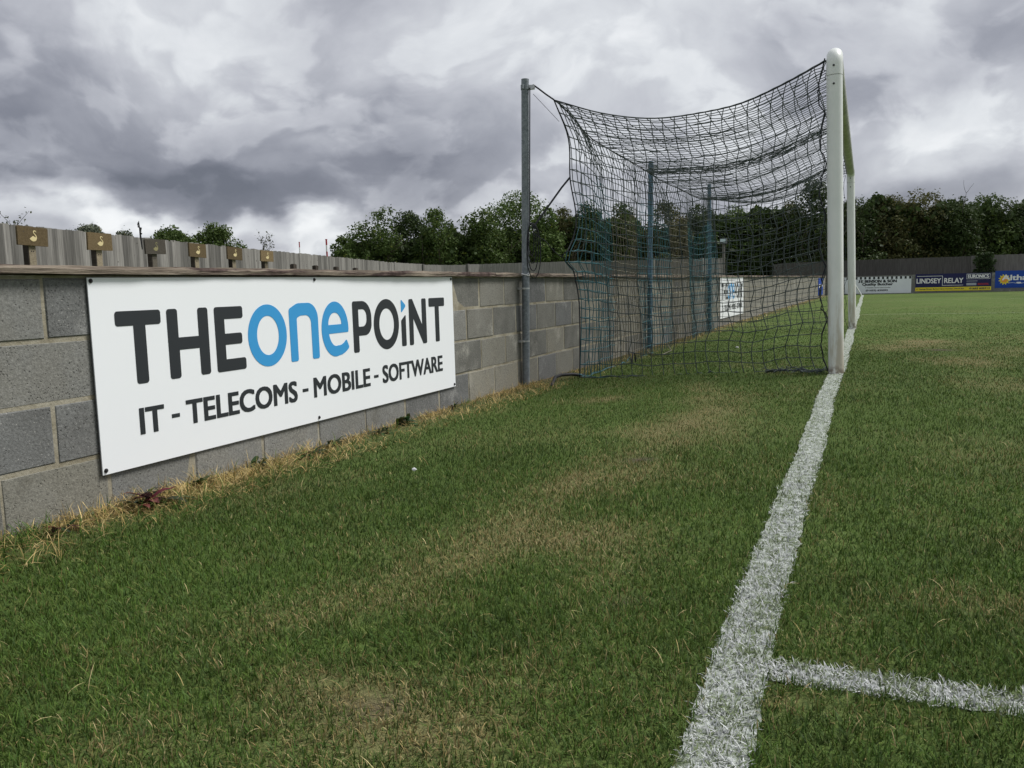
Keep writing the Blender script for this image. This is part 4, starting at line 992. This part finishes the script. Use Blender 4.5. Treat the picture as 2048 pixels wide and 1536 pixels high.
TREES = [  # pixel of the crown top, half width, depth, palette, label
 (690, 478, 26, 40, 'mid', 'small bush at the left foot of the far tree line', .3),
 (748, 426, 52, 43, 'mid', 'open-crowned tree standing at the left end of the tree line', .55),
 (812, 430, 44, 45, 'dark', 'middle tree of the left clump in the tree line', .25),
 (872, 424, 40, 43, 'mid', 'right-hand tree of the left clump beside the sky gap', .2),
 (962, 424, 46, 44, 'mid', 'rounded tree just right of the sky gap in the tree line', 0),
 (1022, 394, 62, 47, 'fresh', 'tallest fresh green tree behind the near steel pole', 0),
 (1086, 418, 32, 44, 'fresh', 'light green tree directly right of the near steel pole', 0),
 (1122, 416, 26, 45, 'olive', 'thin olive tree between the near pole and the net', .6),
 (1178, 412, 40, 45, 'dark', 'first tree seen through the net from the left', .1),
 (1250, 416, 44, 46, 'mid', 'second tree seen through the net from the left', .1),
 (1325, 410, 44, 45, 'olive', 'third tree through the net, beside the middle pole', .1),
 (1395, 414, 40, 46, 'dark', 'fourth tree through the net, beside the furthest pole', .05),
 (1462, 420, 42, 47, 'fresh', 'light green tree through the net right of the furthest pole', .05),
 (1525, 424, 42, 47, 'dark', 'low dark tree through the net above the far fence bend', .05),
 (1580, 408, 40, 47, 'olive', 'olive tree through the net next to the taller one by the goalpost', .05),
 (1634, 368, 44, 45, 'dark', 'tall dark tree behind the near goalpost', .05),
 (1712, 402, 40, 46, 'dark', 'first tree right of the goalposts in the tree line', .1),
 (1776, 392, 42, 47, 'olive', 'second tree right of the goalposts in the tree line', .1),
 (1845, 380, 46, 47, 'olive', 'third and highest tree right of the goalposts', .1),
 (1910, 396, 42, 46, 'dark', 'fourth tree right of the goalposts, above the ivy', .05),
 (1978, 390, 46, 47, 'mid', 'fifth tree right of the goalposts in the tree line', .05),
 (2048, 394, 46, 46, 'dark', 'last tree at the right edge of the photo', .05),
]
for q, (x, y, hw, dp, pal, lab, op) in enumerate(TREES):
    random.seed(100+q); Wd = hw*dp/1716*(1.58 if x < 1100 else 1.68); y += 7 if x > 1750 else 0; tp = ray_at(x, y, dp)
    tree('tree', (tp.x, tp.y, -.08), tp.z+.08, Wd, lab, pal, nl=15000 if hw > 35 else 8000, size=.125, group='trees in the far tree line', open_=op)
for q, (x, dp) in enumerate(((2130, 46), (2220, 48))):
    random.seed(300+q); tp = ray_at(x, 392, dp); tree('tree', (tp.x, tp.y, -.08), tp.z, 1.6, ('nearer','further')[q]+' tree of the tree line standing beyond the right photo edge', 'dark', nl=3000, size=.22, group='trees in the far tree line')
# dense undergrowth that closes the tree line (one mass)
P_ = []; 
for (x0, x1, dp, n, ytop) in ((700, 1000, 46, 13000, 470), (900, 1200, 49, 18000, 445), (1180, 1700, 49, 40000, 438), (1680, 2300, 49.5, 46000, 432)):
    xx = x0+RNG.random(n)*(x1-x0); dd = dp+RNG.normal(0, 1.0, n); d_ = np.array(fwd)[None]+np.array(rgt)[None]*((xx-1024)/1716)[:, None]
    b0 = CAM[None]+d_*dd[:, None]; ht = ((560-ytop)*dp/1716+.8)*(.75+.5*fbm(xx*.02, dd*0+3, 3)); b0[:, 2] = -.05+ht*RNG.random(n)**.8; P_.append(b0)
P_ = np.concatenate(P_); c = np.array([.026, .044, .014])+(np.array([.055, .082, .026])-np.array([.026, .044, .014]))*RNG.random((len(P_), 1))
V, F_, C_ = leaves(P_, .30, c); tag(link('undergrowth', np_mesh('undergrowth', V, F_, M_LEAF, C_)), 'dense dark undergrowth filling the tree line behind the fences', kind='stuff')
# dead branch rising from the right-hand trees
b = MB(); tips = []; p = ray_at(1925, 425, 45); limb(b, (0, 0, 0), (.25, 0, 1), 1.0, .022, 1, tips, .9); o = b.build('dead_branch', M_TWIG); o.location = p; tag(o, 'bare dead branch poking out above the right-hand trees', 'branch')

# shrubs behind the left fence
def shrub(x, ytop, hw, dp, label, pal, nl, size, **kw):
    tp = ray_at(x, ytop, dp); return tree('shrub', (tp.x, tp.y, -.08), tp.z+.08, hw*dp/1716*1.15, label, pal, nl=nl, size=size, cat='shrub', group='shrubs behind the left fence', parts=('stem', 'foliage'), **kw)
random.seed(51); shrub(172, 449, 44, 15.5, 'grey-green feathery bush above the fence by the second swan sign', 'grey', 15000, .035, low=.62)
random.seed(52); shrub(250, 464, 22, 17, 'low green tuft above the fence beside the dark spike', 'grey', 5000, .035, low=.7)
random.seed(53); shrub(345, 458, 50, 17.5, 'leafy dark green bush above the fence between third and fourth swan signs', 'mid', 12000, .05, low=.6)
random.seed(54); shrub(422, 452, 50, 19, 'spiky leafy bush above the fence by the fifth swan sign', 'mid', 9000, .05, low=.6, open_=.3)
def twigs(x, ytop, dp, label, n, L, lean):
    tp = ray_at(x, ytop, dp); o = empty('bare_shrub', (tp.x, tp.y, -.08), (0, 0, 0), label, 'shrub'); b = MB(); tips = []
    for i in range(n): limb(b, (random.uniform(-.15, .15), random.uniform(-.15, .15), tp.z-L), (random.uniform(-lean, lean), random.uniform(-lean, lean), 1), L, .010, 1, tips, .7)
    b.tube([(0, 0, 0), (0, 0, tp.z-L+.02)], .03, 6); b.build('branches', M_TWIG, o)
    P_ = np.array([tuple(t) for t in tips]); P_ = np.repeat(P_, 3, 0)+RNG.normal(0, .04, (len(P_)*3, 3)); V, F_, C_ = leaves(P_, .05, np.array([[.07, .08, .04]])*(.6+.8*RNG.random((len(P_), 1)))); link('leaves', np_mesh('leaves', V, F_, M_LEAF, C_), o)
random.seed(61); twigs(20, 440, 13, 'sparse twiggy bush above the fence at the left edge', 7, .55, 1.2)
random.seed(62); twigs(528, 478, 24, 'few bare twigs above the fence by the last swan sign', 4, .55, .5)
# ivy on the far fence
n = 1500; P_ = np.stack([5.02+RNG.normal(0, .33, n), 36.8-np.abs(RNG.normal(0, .06, n)), .72+RNG.random(n)**.8*.95], 1); keep = np.abs(P_[:, 0]-5.02) < .30+.28*(fbm(P_[:, 2]*4, P_[:, 0]*0+1, 2)); P_ = P_[keep]
V, F_, C_ = leaves(P_, .10, np.array([.028, .05, .018])+np.array([.04, .05, .02])*RNG.random((len(P_), 1)))
o = empty('ivy', (5.02, 36.8, .0), (0, 0, 0), 'dark green ivy patch climbing the far fence above the navy board', 'ivy'); l = link('foliage', np_mesh('foliage', V, F_, M_LEAF, C_), o); l.location = (-5.02, -36.8, 0)
b = MB(); b.tube([(0, -.02, -.05), (.03, -.02, .7), (-.04, -.02, 1.4)], .02, 6); b.build('stem', M_BARK, o)

# weeds at the foot of the wall
def weed(y, ws, n, L, cols, label, up=.6):
    L *= 1.3; n = int(n*1.5); x = WALLX+WALLS*y+ws; o = empty('weed', (x, y, float(gh(x, y))), (0, 0, 0), label, 'weed', 'weeds at the foot of the wall')
    V, F_, C_ = [], [], []; spread_ = L*.5
    for i in range(n):
        ro = Vector((random.uniform(0, .5)*spread_, random.uniform(-1, 1)*spread_, 0)); a = random.uniform(-1.9, 1.9); el = random.uniform(.05, 1.0)*(.4+.6*up); l = L*random.uniform(.35, 1.15); w = l*random.uniform(.16, .28); d = Vector((math.cos(a)*math.cos(el), math.sin(a)*math.cos(el), math.sin(el))); s = d.cross(Vector((0, 0, 1))).normalized(); c = tuple(q_*random.uniform(.6, 1.2) for q_ in random.choice(cols)); k0 = len(V); N = 6
        for q in range(N+1):
            t = q/N; p = ro+d*l*t+Vector((0, 0, -l*.30*t*t+.012))+Vector((0, random.uniform(-.004, .004), random.uniform(-.003, .003))); p.x = max(p.x, -ws+.012); ww = w*math.sin(PI*min(1, t*.92+.06))*.5; up_ = Vector((0, 0, .25*ww))
            V += [tuple(p-s*ww+up_), tuple(p), tuple(p+s*ww+up_)]; cc_ = tuple(ch*(.8+.4*t) for ch in c); C_ += [cc_]*3
        for q in range(N): b0 = k0+q*3; F_ += [(b0, b0+1, b0+4, b0+3), (b0+1, b0+2, b0+5, b0+4)]
    link('leaves', np_mesh('leaves', V, F_, M_LEAF, np.array(C_)), o)
    b = MB(); b.tube([(0, 0, -.01), (0, 0, .03)], .006, 6); b.build('crown', M_TWIG, o)
random.seed(71)
RED = [(.10, .025, .025), (.07, .03, .03), (.13, .04, .03)]; DG = [(.03, .055, .025), (.045, .07, .03), (.06, .085, .03)]; GRN = [(.06, .12, .03), (.09, .15, .04)]; PUR = [(.055, .045, .05), (.04, .05, .04)]
weed(-4.62, .10, 14, .115, RED+DG[:1], 'dark red-leaved weed below the board\'s lower left corner', .5)
weed(-4.56, .035, 9, .10, PUR+DG, 'purplish grey weed against the wall behind the red one', 1.0)
weed(-4.33, .06, 9, .085, DG, 'dark green leafy weed just right of the red one', .8)
weed(-3.92, .04, 8, .08, DG, 'small dark weed against the wall beneath the word telecoms', .9)
weed(-3.62, .12, 16, .09, GRN+DG, 'fresh green weed beside the wall near the board\'s middle', .7)
weed(-3.36, .05, 10, .085, DG, 'low dark weed below the board\'s lower middle screw', .7)
weed(-2.62, .04, 14, .10, DG+GRN, 'bushy green weed against the wall below the word software', .9)
weed(-2.95, .10, 10, .08, DG, 'flat dark weed between the two green ones under the board', .5)
weed(-1.98, .06, 5, .06, DG, 'small upright weed near the board\'s lower right corner', 1.2)
weed(-5.05, .12, 7, .07, DG+RED, 'small dark weed at the left edge of the wall foot', .5)

# ------------------------------------------------------------------ small far things
def mast(x, ytop, dp, bands, label, r=.042):
    tp = ray_at(x, ytop, dp); o = empty('banded_mast', (tp.x, tp.y, -.08), (0, 0, 0), label, 'mast', 'red and white masts beyond the fence'); z = tp.z+.08
    b = MB(); b.tube([(0, 0, 0), (0, 0, z-sum(h for h, _ in bands))], r*.9, 10); b.build('shaft', M_PWHITE, o, True)
    for h, c in bands:
        b = MB(); b.tube([(0, 0, z-h), (0, 0, z)], r, 10); b.build('red_band' if c else 'white_band', M_RED if c else M_PWHITE, o, True); z -= h
    b = MB(); b.tube([(0, 0, tp.z+.08), (0, 0, tp.z+.11)], r*1.35, 10); b.build('cap', M_RED, o)
mast(652.5, 479.5, 42, [(.26, 1), (.31, 0), (.26, 1)], 'taller red and white banded mast, right one of two')
mast(598.5, 485, 46, [(.26, 1), (.4, 0)], 'shorter red and white banded mast, left one of two', .03)
tp = ray_at(755, 424, 50); o = empty('street_lamp', (tp.x, tp.y, -.08), (0, 0, 0), 'street lamp head showing above the left clump of trees', 'lamp')
b = MB(); b.tube([(0, 0, 0), (0, 0, tp.z-.1), (-.1, 0, tp.z+.05)], .05, 8); b.build('column', M_GALV, o, True)
b = MB(); b.sphere((-.15, 0, tp.z+.08), .16, n=6, sc=(1.9, .8, .45)); b.build('lamp_head', M_STEEL, o, True)
tp = ray_at(1447, 483, 33.2); o = empty('floodlight', (tp.x, tp.y, -.07), (0, 0, 0), 'small white floodlight on a post at the fence end, seen through the net', 'floodlight')
b = MB(); b.box(-.05, .05, -.05, .05, 0, tp.z-.02); b.build('post', M_BOARD, o)
b = MB(); b.box(-.13, .13, -.10, .05, tp.z-.02, tp.z+.18); b.build('housing', M_EDGE, o); b = MB(); b.box(-.11, .11, -.108, -.1005, tp.z+.02, tp.z+.165); b.build('glass', simple('lamp_glass', (.55, .65, .70), .1, .2), o)
# litter
def scrap(loc, s, label):
    b = MB(); b.sphere((0, 0, 0), s, n=4, sc=(1.1, .8, .7)); b.v = [(x*random.uniform(.6, 1.3), y*random.uniform(.6, 1.3), z*random.uniform(.6, 1.3)) for x, y, z in b.v]; o = b.build('litter', M_PWHITE); o.location = loc; tag(o, label, 'litter')
scrap((-1.48, -4.08, .012), .010, 'tiny white scrap lying in the grass below the sponsor board')
scrap((-1.17, 3.04, -.03), .018, 'tiny white scrap lying in the grass inside the net')
scrap((-.88, 1.5, -.02), .012, 'second tiny white scrap inside the net, nearer the goalpost')
